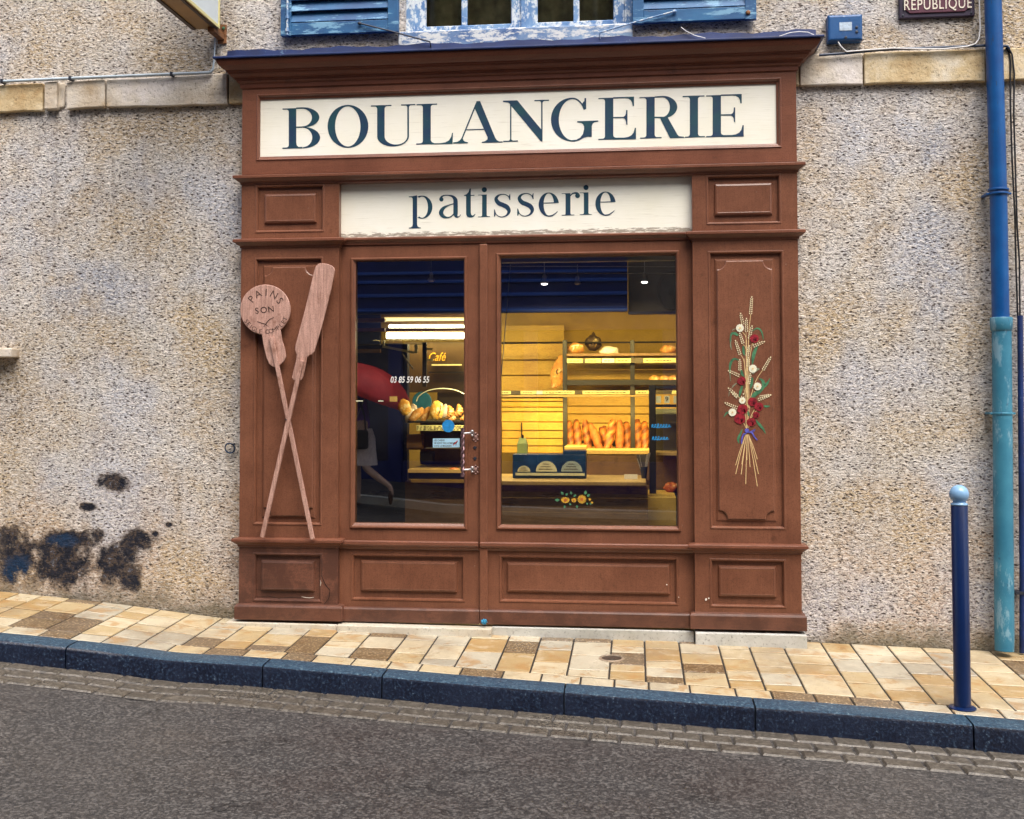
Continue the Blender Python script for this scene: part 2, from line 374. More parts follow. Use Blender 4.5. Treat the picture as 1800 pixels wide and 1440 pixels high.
def mat_kerb():
    m,nt,b=newmat('wet_granite_kerb');v=coords(nt)
    n1=noise(nt,v,75,5,.7);n2=noise(nt,v,3,5,.6)
    col=ramp(nt,n1,[(.36,(.002,.003,.009)),(.5,(.005,.009,.024)),(.62,(.018,.034,.065)),(.76,(.20,.26,.30))])
    col=mix(nt,ramp(nt,n2,[(.4,0.),(.7,.6)]),col,(.015,.022,.045))
    ge=nt.nodes.new('ShaderNodeNewGeometry');sx=nt.nodes.new('ShaderNodeSeparateXYZ');nt.links.new(ge.outputs['Normal'],sx.inputs[0])
    top=ramp(nt,sx.outputs['Z'],[(.7,0.),(.95,1.)])
    worn_or_lit=ramp(nt,n1,[(.36,(.008,.022,.045)),(.5,(.022,.060,.105)),(.6,(.06,.12,.17)),(.74,(.30,.38,.40))])
    col=mix(nt,math_(nt,'MULTIPLY',top,.85),col,worn_or_lit)  # upward faces paler: sky light on the wet top put into the colour
    setc(nt,b,col);b.inputs['Roughness'].default_value=.3
    bump(nt,b,n1,.55,.006);return m
KERB=mat_kerb()
def mat_road(name,c0,c1,c2,rough0=.15,rough1=.5,s=120):
    m,nt,b=newmat(name);v=coords(nt)
    n1=noise(nt,v,s,4,.7);n2=noise(nt,v,1.6,5,.6)
    col=ramp(nt,n1,[(.35,c0),(.55,c1),(.72,c2)])
    col=mix(nt,ramp(nt,n2,[(.35,0.),(.7,.5)]),col,c0)
    setc(nt,b,col)
    n3=noise(nt,v,5.5,7,.7)
    col=mix(nt,ramp(nt,n3,[(.56,0.),(.68,.6)]),col,[x*.45 for x in c0])
    vo=nt.nodes.new('ShaderNodeTexVoronoi');vo.inputs['Scale'].default_value=s*1.3;nt.links.new(v,vo.inputs['Vector'])
    vs_=nt.nodes.new('ShaderNodeSeparateColor');nt.links.new(vo.outputs['Color'],vs_.inputs[0])
    col=mix(nt,ramp(nt,vs_.outputs[0],[(.6,0.),(.95,.6)]),col,c2)
    if s==70:
        cv=nt.nodes.new('ShaderNodeTexVoronoi');cv.feature='DISTANCE_TO_EDGE';cv.inputs['Scale'].default_value=.9
        wv=nt.nodes.new('ShaderNodeVectorMath');wv.operation='ADD';nt.links.new(v,wv.inputs[0]);nz=nt.nodes.new('ShaderNodeTexNoise');nt.links.new(v,nz.inputs[0]);nz.inputs['Scale'].default_value=3;nz.inputs['Detail'].default_value=8
        nt.links.new(nz.outputs['Color'],wv.inputs[1]);nt.links.new(wv.outputs[0],cv.inputs['Vector'])
        ck=math_(nt,'MULTIPLY',ramp(nt,cv.outputs['Distance'],[(.0,1.),(.010,0.)]),ramp(nt,n2,[(.48,0.),(.56,1.)]))
        col=mix(nt,ck,col,(.006,.006,.006));setc(nt,b,col)
    else: setc(nt,b,col)
    rr=nt.nodes.new('ShaderNodeMapRange');nt.links.new(n2,rr.inputs[0])
    for i,vv in ((1,.35),(2,.65),(3,rough0),(4,rough1)): rr.inputs[i].default_value=vv
    nt.links.new(rr.outputs[0],b.inputs['Roughness'])
    bump(nt,b,n1,.5,.006);return m
ROAD=mat_road('wet_asphalt',(.020,.020,.021),(.052,.048,.046),(.17,.16,.15),.28,.6,70)
SETT=mat_road('wet_granite_setts',(.045,.038,.030),(.10,.085,.065),(.19,.17,.14),.2,.5,60)

# ------------------------------------------------------------------ mesh builder
class MB:
    def __init__(s): s.v=[];s.f=[];s.smooth=False
    def add(s,vs,fs):
        o=len(s.v);s.v+= [tuple(v) for v in vs];s.f+=[tuple(i+o for i in f) for f in fs];return s
    def box(s,x0,x1,y0,y1,z0,z1,M=None):
        vs=[Vector((x,y,z)) for z in (z0,z1) for y in (y0,y1) for x in (x0,x1)]
        if M: vs=[M@v for v in vs]
        return s.add(vs,[(0,2,3,1),(4,5,7,6),(0,1,5,4),(2,6,7,3),(0,4,6,2),(1,3,7,5)])
    def prism(s,pts,y0,y1,M=None):
        """outline in x,z given as a list; y0 is the front"""
        a=sum(pts[i][0]*pts[(i+1)%len(pts)][1]-pts[(i+1)%len(pts)][0]*pts[i][1] for i in range(len(pts)))
        if a<0: pts=pts[::-1]
        n=len(pts);vs=[Vector((x,y0,z)) for x,z in pts]+[Vector((x,y1,z)) for x,z in pts]
        if M: vs=[M@v for v in vs]
        return s.add(vs,[tuple(range(n)),tuple(range(2*n-1,n-1,-1))]+[(i,i+n,(i+1)%n+n,(i+1)%n) for i in range(n)])
    def rings(s,rr,cap=True,back=False):
        """rr: list of (x0,x1,z0,z1,y) rectangles joined one to the next"""
        vs=[]
        for x0,x1,z0,z1,y in rr: vs+=[(x0,y,z0),(x1,y,z0),(x1,y,z1),(x0,y,z1)]
        fs=[]
        for i in range(len(rr)-1):
            for k in range(4):
                a=i*4+k;b=i*4+(k+1)%4;fs.append((a,b,b+4,a+4))
        if cap: l=(len(rr)-1)*4;fs.append((l,l+1,l+2,l+3))
        if back: fs.append((3,2,1,0))
        return s.add(vs,fs)
    def tube(s,path,r,n=10,caps=True):
        path=[Vector(p) for p in path];rs=r if hasattr(r,'__len__') else [r]*len(path)
        vs=[];fs=[];up=None
        for i,p in enumerate(path):
            t=(path[min(i+1,len(path)-1)]-path[max(i-1,0)]).normalized()
            if up is None:
                up=Vector((0,0,1)) if abs(t.z)<.9 else Vector((1,0,0))
            sd=t.cross(up).normalized();up=sd.cross(t).normalized()
            for k in range(n):
                a=2*math.pi*k/n;vs.append(p+(sd*math.cos(a)+up*math.sin(a))*rs[i])
        for i in range(len(path)-1):
            for k in range(n):
                a=i*n+k;b=i*n+(k+1)%n;fs.append((a,b,b+n,a+n))
        if caps: fs.append(tuple(range(n-1,-1,-1)));fs.append(tuple(range((len(path)-1)*n,len(path)*n)))
        return s.add(vs,fs)
    def lathe(s,prof,c,n=24,M=None):
        """prof: list of (radius,z) about the vertical axis through c"""
        vs=[];fs=[]
        for r,z in prof:
            for k in range(n):
                a=2*math.pi*k/n;v=Vector((r*math.cos(a),r*math.sin(a),z))
                if M: v=M@v
                vs.append(Vector(c)+v)
        for i in range(len(prof)-1):
            for k in range(n):
                a=i*n+k;b=i*n+(k+1)%n;fs.append((a,b,b+n,a+n))
        fs.append(tuple(range(n-1,-1,-1)));fs.append(tuple(range((len(prof)-1)*n,len(prof)*n)))
        return s.add(vs,fs)
    def ell(s,c,r,M=None,n=20,m=12,fn=None):
        vs=[];fs=[]
        for j in range(m+1):
            th=math.pi*j/m
            for k in range(n):
                a=2*math.pi*k/n
                d=Vector((math.sin(th)*math.cos(a),math.sin(th)*math.sin(a),math.cos(th)))
                q=fn(d) if fn else 1
                v=Vector((d.x*r[0],d.y*r[1],d.z*r[2]))*q
                if M: v=M@v
                vs.append(Vector(c)+v)
        for j in range(m):
            for k in range(n):
                a=j*n+k;b=j*n+(k+1)%n;fs.append((a,a+n,b+n,b))
        return s.add(vs,fs)
    def grid(s,fn,nu,nv):
        vs=[fn(i/nu,j/nv) for j in range(nv+1) for i in range(nu+1)]
        fs=[(j*(nu+1)+i,j*(nu+1)+i+1,(j+1)*(nu+1)+i+1,(j+1)*(nu+1)+i) for j in range(nv) for i in range(nu)]
        return s.add(vs,fs)
    def build(s,name,mat,parent=None,bevel=0,smooth=False,origin=None,fix=True,seg=2):
        me=bpy.data.meshes.new(name);me.from_pydata(s.v,[],s.f);me.materials.append(mat)
        if fix:
            bm=bmesh.new();bm.from_mesh(me);bmesh.ops.remove_doubles(bm,verts=bm.verts,dist=1e-6);bmesh.ops.recalc_face_normals(bm,faces=bm.faces);bm.to_mesh(me);bm.free()
        if smooth:
            for p in me.polygons: p.use_smooth=True
            if smooth!='all':
                me.set_sharp_from_angle(angle=R_(40))
        o=bpy.data.objects.new(name,me)
        if origin is not None:
            me.transform(Matrix.Translation(-Vector(origin)));o.location=origin
        COL.objects.link(o)
        if parent is not None:
            o.parent=parent;o.matrix_parent_inverse=parent.matrix_world.inverted()
            if parent.type=='EMPTY' and parent.parent is None:
                o.matrix_parent_inverse=(Matrix.Translation(parent.location)@parent.rotation_euler.to_matrix().to_4x4()).inverted()
            elif parent.type=='MESH':
                pass
        if bevel:
            md=o.modifiers.new('edge','BEVEL');md.width=bevel;md.segments=seg;md.limit_method='ANGLE';md.angle_limit=R_(35)
        return o
def child_fix(o,parent):
    o.parent=parent
def tag(o,label=None,cat=None,group=None,kind=None):
    if label: o['label']=label
    if cat: o['category']=cat
    if group: o['group']=group
    if kind: o['kind']=kind
    return o
def thing(name,label,cat,loc=(0,0,0),group=None):
    o=bpy.data.objects.new(name,None);COL.objects.link(o);o.location=loc;o.empty_display_size=.1
    return tag(o,label,cat,group)
def struct(o): o['kind']='structure';return o
def islands(m):
    par=list(range(len(m.v)))
    key={}
    def f(a):
        while par[a]!=a: par[a]=par[par[a]];a=par[a]
        return a
    for i,v in enumerate(m.v):
        k=(round(v[0],6),round(v[1],6),round(v[2],6))
        if k in key: par[f(i)]=f(key[k])
        else: key[k]=i
    for fc in m.f:
        for a in fc[1:]: par[f(a)]=f(fc[0])
    g={}
    for fc in m.f: g.setdefault(f(fc[0]),[]).append(fc)
    out=[]
    for fs in g.values():
        q=MB();idx={}
        for fc in fs:
            for a in fc:
                if a not in idx: idx[a]=len(q.v);q.v.append(m.v[a])
        q.f=[tuple(idx[a] for a in fc) for fc in fs];out.append(q)
    return out
# meshes of parts are authored in world coordinates: the parent inverse keeps them there
_old=MB.build
SPLIT={'handle_bracket_','glass_dash_mark','rosette_plate_','keyhole_cylinder','cover_screw','plaque_screw','thin_post','bottom_rail','price_tag','frame_rail','number_card','paint_chip','window_frame','eyes','shoes','face_edge','navy_pier'}
def build(s,name,mat,parent=None,**kw):
    if name in SPLIT:
        name2=name.rstrip('_');L=islands(s)
        if len(L)>1:
            nm={'eyes':'eye','shoes':'shoe'}.get(name2,name2)
            r=None
            for q in L:
                o=_build1(q,nm,mat,parent,**kw);r=o
            return r
    return _build1(s,name,mat,parent,**kw)
def _build1(s,name,mat,parent=None,**kw):
    o=_old(s,name,mat,None,**kw)
    if parent is not None:
        o.parent=parent
        loc=Vector((0,0,0));q=parent
        M=Matrix.Identity(4)
        chain=[]
        while q is not None: chain.append(q);q=q.parent
        for q in reversed(chain): M=M@q.matrix_parent_inverse@Matrix.Translation(q.location)@q.rotation_euler.to_matrix().to_4x4()
        o.matrix_parent_inverse=M.inverted()
    return o
MB.build=build
def text_mesh(txt,size,loc,name,mat,parent,extr=.0008,rotz=0.,rot=None,align='CENTER',shear=0,bold=0.0,sx=1.0,spacing=1.0):
    """flat lettering standing in the plane of the facade, x right, z up"""
    cu=bpy.data.curves.new('lettering','FONT');cu.body=txt;cu.size=size;cu.align_x=align;cu.align_y='CENTER';cu.extrude=extr;cu.shear=shear;cu.offset=bold;cu.space_character=spacing
    ob=bpy.data.objects.new('tmp',cu);COL.objects.link(ob)
    dg=bpy.context.evaluated_depsgraph_get();me=bpy.data.meshes.new_from_object(ob.evaluated_get(dg))
    bpy.data.objects.remove(ob);bpy.data.curves.remove(cu)
    M=(rot or Matrix.Identity(4))
    T=Matrix.Translation(loc)@M@Matrix.Rotation(-rotz,4,'Y')@Matrix.Rotation(math.pi/2,4,'X')@Matrix.Diagonal((sx,1,1,1))
    vs=[T@v.co for v in me.vertices];fs=[tuple(p.vertices) for p in me.polygons]
    if name is None: return vs,fs
    return MB().add(vs,fs).build(name,mat,parent,fix=False)

# ------------------------------------------------------------------ ground
XB=[-40,-3.94,-3.3,-2.43,-.9,.98,2.2,40];ZB=[1.2,.295,.245,.150,.115,.092,.055,-1.1]
def interp(x,xs,ys):
    if x<=xs[0]: return ys[0]
    for i in range(len(xs)-1):
        if x<=xs[i+1]:
            t=(x-xs[i])/(xs[i+1]-xs[i]);return ys[i]+(ys[i+1]-ys[i])*t
    return ys[-1]
def zw(x): return interp(x,XB,ZB)
def zg(x,y): return zw(x)+.04*y
KX=[-40,-3.4,-2.75,-2.05,-1.4,-.79,0,1,2.2,40];KY=[-.90,-.83,-.765,-.765,-.845,-.925,-1.03,-1.15,-1.27,-1.6]
def yk(x): return interp(x,KX,KY)
KW=.145
def ykf(x): return yk(x)-KW
def zroad(x,y):
    k=ykf(x);z0=zg(x,k)-.115
    return z0+ (min(abs(y-k),1.2))*.015
joints=[-2.13,-1.905,-1.734,-1.535,-1.32,-1.14,-.948,-.73,-.546,-.355,-.139,.046,.24,.459,.63,.822,1.048,1.213,1.414,1.605,1.765,1.979]
left=[-3.8,-3.65,-3.468,-3.258,-3.062,-2.89,-2.696,-2.494,-2.31]
J=left+joints
x=J[0]
while x>-9: x-=random.choice((.17,.19,.2,.21));J.insert(0,x)
x=J[-1]
while x<7: x+=random.choice((.17,.19,.2,.21));J.append(x)
tiles=MB();tcol=[]
BW=.135
def tile(x0,x1,ya0,ya1,yb0,yb1,kind,rnd,g=.0048):
    """paver between joints x0..x1; y runs ya (wall side) to yb (kerb side) at each joint"""
    T=.028
    dz=random.uniform(-.0012,.0012)
    gy=.0065
    top=[(x0+g,ya0-gy),(x1-g,ya1-gy),(x1-g,yb1+gy),(x0+g,yb0+gy)]
    c=.004
    inn=[(x0+g+c,ya0-gy-c),(x1-g-c,ya1-gy-c),(x1-g-c,yb1+gy+c),(x0+g+c,yb0+gy+c)]
    vs=[(a,b,zg(a,b)-T) for a,b in top]+[(a,b,zg(a,b)-.003+dz) for a,b in top]+[(a,b,zg(a,b)+dz) for a,b in inn]
    n0=len(tiles.f)
    tiles.add(vs,[(8,11,10,9)]+[(i+4,i+8,(i+1)%4+8,(i+1)%4+4) for i in range(4)]+[(i,i+4,(i+1)%4+4,(i+1)%4) for i in range(4)])
    for _ in range(9): tcol.append((rnd,kind,random.random()))
for i in range(len(J)-1):
    x0,x1=J[i],J[i+1]
    e0,e1=yk(x0)+BW,yk(x1)+BW
    y=.0;first=True
    ys=[0.]
    while True:
        st=random.choice((.13,.16,.2,.24,.28))
        if first: st*=random.uniform(.5,1);first=False
        if ys[-1]-st-.09<max(e0,e1): break
        ys.append(ys[-1]-st)
    for j in range(len(ys)):
        a=ys[j]
        last=j==len(ys)-1
        b0=e0 if last else ys[j+1];b1=e1 if last else ys[j+1]
        if a-max(b0,b1)<.02: continue
        kind=1. if random.random()<.16 else 0.
        tile(x0,x1,a,a,b0,b1,kind,random.random())
x=-9
while x<7:
    w=random.choice((.17,.2,.22));x1=x+w
    tile(x,x1,yk(x)+BW,yk(x1)+BW,yk(x),yk(x1),1. if random.random()<.16 else 0.,random.uniform(.4,1))
    x=x1
po=tiles.build('pavement',PAVER,fix=False);struct(po)
at=po.data.color_attributes.new('tile','FLOAT_COLOR','CORNER')
li=0
for pi,pl in enumerate(po.data.polygons):
    c=tcol[pi]
    for l in pl.loop_indices: at.data[l].color=(*c,1)
XS=[-40,-20,-9]+[-9+.4*i for i in range(1,40)]+[7,20,40]
XS=sorted(set(round(v,3) for v in XS+[v for v in KX if abs(v)<9]+[v for v in XB if abs(v)<9]))
m_=MB()
for i in range(len(XS)-1):
    a,b=XS[i],XS[i+1]
    m_.add([(a,.5,zg(a,.0)-.006),(b,.5,zg(b,.0)-.006),(b,0.,zg(b,0)-.006),(a,0,zg(a,0)-.006),(a,yk(a)-.02,zg(a,yk(a))-.006),(b,yk(b)-.02,zg(b,yk(b))-.006)],[(0,3,2,1),(3,4,5,2)])
struct(m_.build('pavement_bed',MORTAR,fix=False))
# kerb stones, laid end to end as one kerb
m_=MB()
ks=[-9.2]
kj=[P(0,0)[0]]
for t in (-5.1,-4.15,-3.0,-1.93,-1.28,-.35,.55,1.5,2.45,3.4,4.4,5.4,7):ks.append(t)
for a,b in zip(ks[:-1],ks[1:]):
    n=6;g=.004
    for q in range(n):
        xa=a+g+(b-a-2*g)*q/n;xb_=a+g+(b-a-2*g)*(q+1)/n
        def sec(x):
            y0=yk(x)-.004;y1=ykf(x);z=zg(x,y0)+.001;zf=zg(x,y1)+.001
            return [(x,y0,z-.2),(x,y0,z),(x,y1+.018,zf),(x,y1+.006,zf-.006),(x,y1,zf-.02),(x,y1-.006,zf-.3)]
        A,B=sec(xa),sec(xb_);fs=[(i,i+1,i+7,i+6) for i in range(5)]
        if q==0: fs.append((5,4,3,2,1,0))
        if q==n-1: fs.append((6,7,8,9,10,11))
        m_.add(A+B,fs)
struct(m_.build('kerb',KERB,fix=True,smooth=True))
m_=MB()
for x in range(14):
    pass
xx=-9.2
gut=MB();random.seed(3)
while xx<7:
    w=random.uniform(.13,.19);x1=xx+w;g=.005
    for row in range(3):
        d0=.006+row*.125;d1=d0+.12
        o=.07*(row%2)
        def V(a,d): y=ykf(a)-d;return (a,y,zroad(a,y)+random.uniform(0,.003))
        q=[V(xx+g+o,d0+g),V(x1-g+o,d0+g),V(x1-g+o,d1-g),V(xx+g+o,d1-g)]
        q2=[(px_+(.008 if i in(0,3) else -.008),py_+(-.008 if i<2 else .008),pz_+.008) for i,(px_,py_,pz_) in enumerate(q)]
        gut.add(q+q2,[(4,7,6,5)]+[(i,i+4,(i+1)%4+4,(i+1)%4) for i in range(4)])
    xx=x1
struct(gut.build('gutter_setts',SETT,fix=True,smooth=True))
m_=MB()
ysr=[None,.4,1.2,4.0]
for i in range(len(XS)-1):
    a,b=XS[i],XS[i+1]
    def col_(x): 
        k=ykf(x)+.05
        return [(x,k,zroad(x,k)),(x,k-.45,zroad(x,k-.45)),(x,k-1.25,zroad(x,k-1.25)),(x,-4.,zroad(x,-4.)),(x,-7.7,zroad(x,-4.)-.01)]
    A,B=col_(a),col_(b)
    m_.add(A+B,[(j,j+1,j+6,j+5) for j in range(4)])
struct(m_.build('road',ROAD,fix=False))
def zfar(x): return zroad(x,-4.)-.01
m_=MB()
m2=MB()
for i in range(len(XS)-1):
    a,b=XS[i],XS[i+1]
    def sec(x): z=zfar(x);return [(x,-7.66,z-.1),(x,-7.66,z+.10),(x,-7.80,z+.105)]
    A,B=sec(a),sec(b);m_.add(A+B,[(0,1,4,3),(1,2,5,4)])
    def s2(x): z=zfar(x);return [(x,-7.80,z+.104),(x,-9.7,z+.14)]
    A,B=s2(a),s2(b);m2.add(A+B,[(0,1,3,2)])
struct(m_.build('far_kerb',STEPG,fix=False));struct(m2.build('far_pavement',SETT,fix=False))
m_=MB();m_.add([(-300,-300,-1.6),(300,-300,-1.6),(300,300,-1.6),(-300,300,-1.6)],[(0,1,2,3)]);struct(m_.build('ground',ROAD,fix=False))

# ------------------------------------------------------------------ building
bld=thing('stone_building','old street building of rough beige render round the brown bakery shopfront','building',(0,.3,0))
def wall_with_holes(x0,x1,z0,z1,holes,y0,y1):
    m=MB();xs=sorted({x0,x1}|{h[0] for h in holes}|{h[1] for h in holes});zs=sorted({z0,z1}|{h[2] for h in holes}|{h[3] for h in holes})
    def solid(i,j):
        if i<0 or j<0 or i>=len(xs)-1 or j>=len(zs)-1: return False
        cx=(xs[i]+xs[i+1])/2;cz=(zs[j]+zs[j+1])/2
        return not any(h[0]<cx<h[1] and h[2]<cz<h[3] for h in holes)
    for i in range(len(xs)-1):
        for j in range(len(zs)-1):
            if not solid(i,j): continue
            a,b,c,d=xs[i],xs[i+1],zs[j],zs[j+1]
            m.add([(a,y0,c),(b,y0,c),(b,y0,d),(a,y0,d)],[(0,1,2,3)]);m.add([(a,y1,c),(b,y1,c),(b,y1,d),(a,y1,d)],[(3,2,1,0)])
            if not solid(i-1,j): m.add([(a,y0,c),(a,y1,c),(a,y1,d),(a,y0,d)],[(3,2,1,0)])
            if not solid(i+1,j): m.add([(b,y0,c),(b,y1,c),(b,y1,d),(b,y0,d)],[(0,1,2,3)])
            if not solid(i,j-1): m.add([(a,y0,c),(b,y0,c),(b,y1,c),(a,y1,c)],[(3,2,1,0)])
            if not solid(i,j+1): m.add([(a,y0,d),(b,y0,d),(b,y1,d),(a,y1,d)],[(0,1,2,3)])
    return m
WX0,WX1=P(712,30,0)[0],P(1112,20,0)[0]
WZ=P(900,58,0)[1]
holes=[(-2.27,.85,-.5,3.30),(WX0,WX1,WZ,WZ+1.5),(-5.3,-3.98,1.80,3.1),(3.6,4.7,WZ,WZ+1.5),(-5.3,-4.2,WZ,WZ+1.5)]
wallm=wall_with_holes(-12,9,-1.2,7.6,holes,0,.35)
wallo=wallm.build('wall',WALL,bld)
# string course (stone band), stones of slightly different face
def stone_run(px_list,Y,mats):
    for i,(a,b,dy,mat) in enumerate(px_list):
        m=MB();n=max(2,int(abs(b[0]-a[0])/30))
        # a=(x,ytop,ybot)
        fr=[];ins=[]
        random.seed(int(a[0]*7)+3)
        for q in range(n+1):
            t=q/n;x=a[0]+(b[0]-a[0])*t;yt=a[1]+(b[1]-a[1])*t+random.uniform(-.8,.8);yb=a[2]+(b[2]-a[2])*t+random.uniform(-1,1)
            X,Zt=P(x,yt,Y-dy);_,Zb=P(x,yb,Y-dy);fr.append((X,Zb,Zt))
        for q in range(n):
            (xa,ba,ta),(xb_,bb,tb)=fr[q],fr[q+1]
            yy=Y-dy
            vs=[(xa,yy,ba),(xb_,yy,bb),(xb_,yy,tb),(xa,yy,ta),(xa,.02,ba),(xb_,.02,bb),(xb_,.02,tb),(xa,.02,ta)]
            fs=[(0,1,2,3),(3,2,6,7),(0,4,5,1)]
            if q==0: fs.append((0,3,7,4))
            if q==n-1: fs.append((1,5,6,2))
            m.add(vs,fs)
        o=m.build('string_course_stone',mat,bld,bevel=.006)
stone_run([((-60,152,199),(75,146,194),0,STRING),((78,144,192),(100,143,191),.012,STRINGP),((101,146,190),(113,145,188),-.02,STRINGP),((117,144,191),(184,139,188),.006,STRINGP),((187,139,188),(399,129,183),0,STRINGP),((402,128,182),(428,126,181),-.008,STRING),
           ((1399,96,151),(1405,96,150),-.01,STRING),((1406,96,150),(1516,93,148),0,STRINGP),((1519,92,147),(1732,86,142),.003,STRING),((1735,86,142),(1900,80,137),0,STRING)],-.035,None)
# upper window
win=thing_parent=bld
fm=MB()
wy=.10
def zpix(x,y,Y): return P(x,y,Y)[1]
zt=WZ+1.46
# sash frame boxes: (px left, px right) at y~20, plane wy
def vbar(m,pl,pr,zb,Y0,Y1,ztop=zt):
    a=P(pl,20,Y0)[0];b=P(pr,20,Y0)[0];m.box(a,b,Y0,Y1,zb,ztop)
zb0=zpix(900,52,.06)
vbar(fm,712,729,zb0-.02,.04,.12)
vbar(fm,1098,1112,zb0-.02,.04,.12)
wfr=fm.build('window_frame',BLUEW,bld,bevel=.004)
def sash(pl,pr,pm):
    m=MB();Y0,Y1=.06,.10
    a=P(pl,20,Y0)[0];b=P(pr,20,Y0)[0];w=P(pl+18,20,Y0)[0]-a;c=P(pm,20,Y0)[0]
    m.rings([(a,b,zb0-.015,zt,Y1),(a,b,zb0-.015,zt,Y0),(a+w,b-w,zb0+.035,zt-.05,Y0),(a+w+.006,b-w-.006,zb0+.041,zt-.056,Y0+.014),(a+w+.006,b-w-.006,zb0+.041,zt-.056,Y1)],cap=False)
    m.box(c-.018,c+.018,Y0+.004,Y1-.004,zb0+.03,zt-.04)
    for z in (zb0+.55,zb0+1.0): m.box(a+w,b-w,Y0+.007,Y1-.007,z,z+.03)
    o=m.build('window_sash',BLUEW,bld,bevel=.003)
    MB().box(a+w,b-w,Y0+.02,Y0+.024,zb0+.03,zt-.05).build('pane',GLASSU,o)
sash(729,918,816);sash(925,1098,1013)
MB().box(P(916,20,.05)[0],P(927,20,.05)[0],.045,.06,zb0,zt).build('meeting_stile',BLUEW,bld,bevel=.003)
# net curtains and room behind
cm=MB()
def cur(u,v):
    X=WX0+.05+(WX1-WX0-.1)*u;return (X,.24+.02*math.sin(u*60)+.01*math.sin(u*23),WZ+1.45*v)
cm.grid(cur,120,4)
CURT=simple('dim_net_curtain',(.62,.52,.28),.8,.5,9,0,.2)
cm.build('curtain',CURT,bld,smooth=True,fix=False)
MB().box(WX0-.1,WX1+.1,.55,.56,WZ-.1,WZ+1.6).build('room_back',GREYW,bld)
# other windows outside the frame
for (x0,x1,z0,z1) in [(h[0],h[1],h[2],h[3]) for h in holes[2:]]:
    m=MB();m.rings([(x0,x1,z0,z1,.16),(x0,x1,z0,z1,.10),(x0+.06,x1-.06,z0+.06,z1-.06,.10),(x0+.06,x1-.06,z0+.06,z1-.06,.16)],cap=False);c=(x0+x1)/2
    m.box(c-.03,c+.03,.105,.155,z0+.06,z1-.06)
    o=m.build('window_frame',BLUEW,bld,bevel=.003);MB().box(x0+.05,x1-.05,.128,.132,z0+.05,z1-.05).build('pane',GLASSU,o)
    MB().box(x0,x1,.34,.345,z0,z1).build('room_back',GREYW,bld)
# sill of the left ground window (its end shows at the left edge of the photo)
MB().box(-5.4,P(19,614,-.1)[0],-.10,.1,P(0,628,-.1)[1],P(0,612,-.1)[1]).build('window_sill',STRINGP,bld,bevel=.008)
# peeling painted sill boards and lead upstand above the cornice
m=MB()
zu0=P(900,90,-.05)[1]
xl,xr=P(400,90,-.03)[0],P(1434,60,-.03)[0]
def up(u,v):
    X=xl+(xr-xl)*u
    zt_=3.622+.006*math.sin(u*40)+(.004*math.sin(u*131))
    return [X,zt_]
n=60
for i in range(n):
    a,ta=up(i/n,0);b,tb=up((i+1)/n,0)
    m.add([(a,-.045,3.5),(b,-.045,3.5),(b,-.035,tb),(a,-.035,ta),(a,.01,ta+.012),(b,.01,tb+.012)],[(0,1,2,3),(3,2,5,4)])
    if i==0: m.add([(a,-.045,3.5),(a,-.035,ta),(a,.01,ta+.012),(a,.01,3.5)],[(0,1,2,3)])
    if i==n-1: m.add([(b,-.045,3.5),(b,-.035,tb),(b,.01,tb+.012),(b,.01,3.5)],[(3,2,1,0)])
m.build('lead_upstand',NAVYF,bld)
m=MB();a=P(700,70,-.02)[0];b=P(1112,60,-.02)[0]
m.rings([(a,b,3.60,P(900,52,-.02)[1]+.012,.10),(a,b,3.60,P(900,52,-.02)[1]+.012,-.02),(a+.004,b-.004,3.605,P(900,52,-.02)[1]+.004,-.024)])
m.build('timber_sill',SILLP,bld,bevel=.004)
# shutters folded back on the wall
def shutter(pxl,pxr,ybl,ybr,hinge_side,slats):
    Y0,Y1=-.055,-.02
    a=P(pxl,(ybl+ybr)/2,Y0)[0];b=P(pxr,(ybl+ybr)/2,Y0)[0]
    zb=P((pxl+pxr)/2,(ybl+ybr)/2,Y0)[1];H=1.5
    m=MB();sw=.065
    m.box(a,a+sw,Y0,Y1,zb,zb+H);m.box(b-sw,b,Y0,Y1,zb,zb+H)
    m.box(a+sw,b-sw,Y0+.003,Y1,zb+.004,zb+.078);m.box(a+sw,b-sw,Y0+.003,Y1,zb+H-.09,zb+H-.004)
    z=zb+.083
    while z<zb+H-.14:
        v=[(a+sw,Y0+.002,z),(b-sw,Y0+.002,z),(b-sw,Y1,z+.072),(a+sw,Y1,z+.072),(a+sw,Y0+.012,z-.002),(b-sw,Y0+.012,z-.002),(b-sw,Y1+.01,z+.066),(a+sw,Y1+.01,z+.066)]
        m.add(v,[(0,1,2,3),(4,7,6,5),(0,4,5,1)]);z+=.068
    o=m.build('shutter',BLUE,bld,bevel=.003)
    return o,a,b,zb
o,a,b,zb=shutter(493,700,62,57,0,0)
tag(o,'left blue louvred shutter folded back against the wall')
h=MB();X=P(505,30,-.07)[0];h.tube([(X,-.068,zb),(X,-.068,zb+1.4)],.007,8);
for z in (zb+.02,zb+.1,zb+.6,zb+1.1): h.tube([(X,-.068,z),(X,-.068,z+.018)],.012,8)
h.build('espagnolette_bar',BLUEW,o)
def hook(p0,p1,par,mat):
    A=P(*p0,-.065);B=P(*p1,-.055)
    m=MB();m.tube([(A[0],-.066,A[1]),((A[0]+B[0])/2,-.07,(A[1]+B[1])/2),(B[0],-.06,B[1]),(B[0]+.002,-.03,B[1]-.03)],.005,8)
    m.ell((A[0],-.064,A[1]),(.013,.008,.010));return m.build('stay_hook',mat,par,smooth=True)
hook((632,41),(756,74),o,DKIRON)
o,a,b,zb=shutter(1112,1330,40,35,0,0)
tag(o,'right blue louvred shutter folded back against the wall')
hook((1186,20),(1054,58),o,BLUEW)
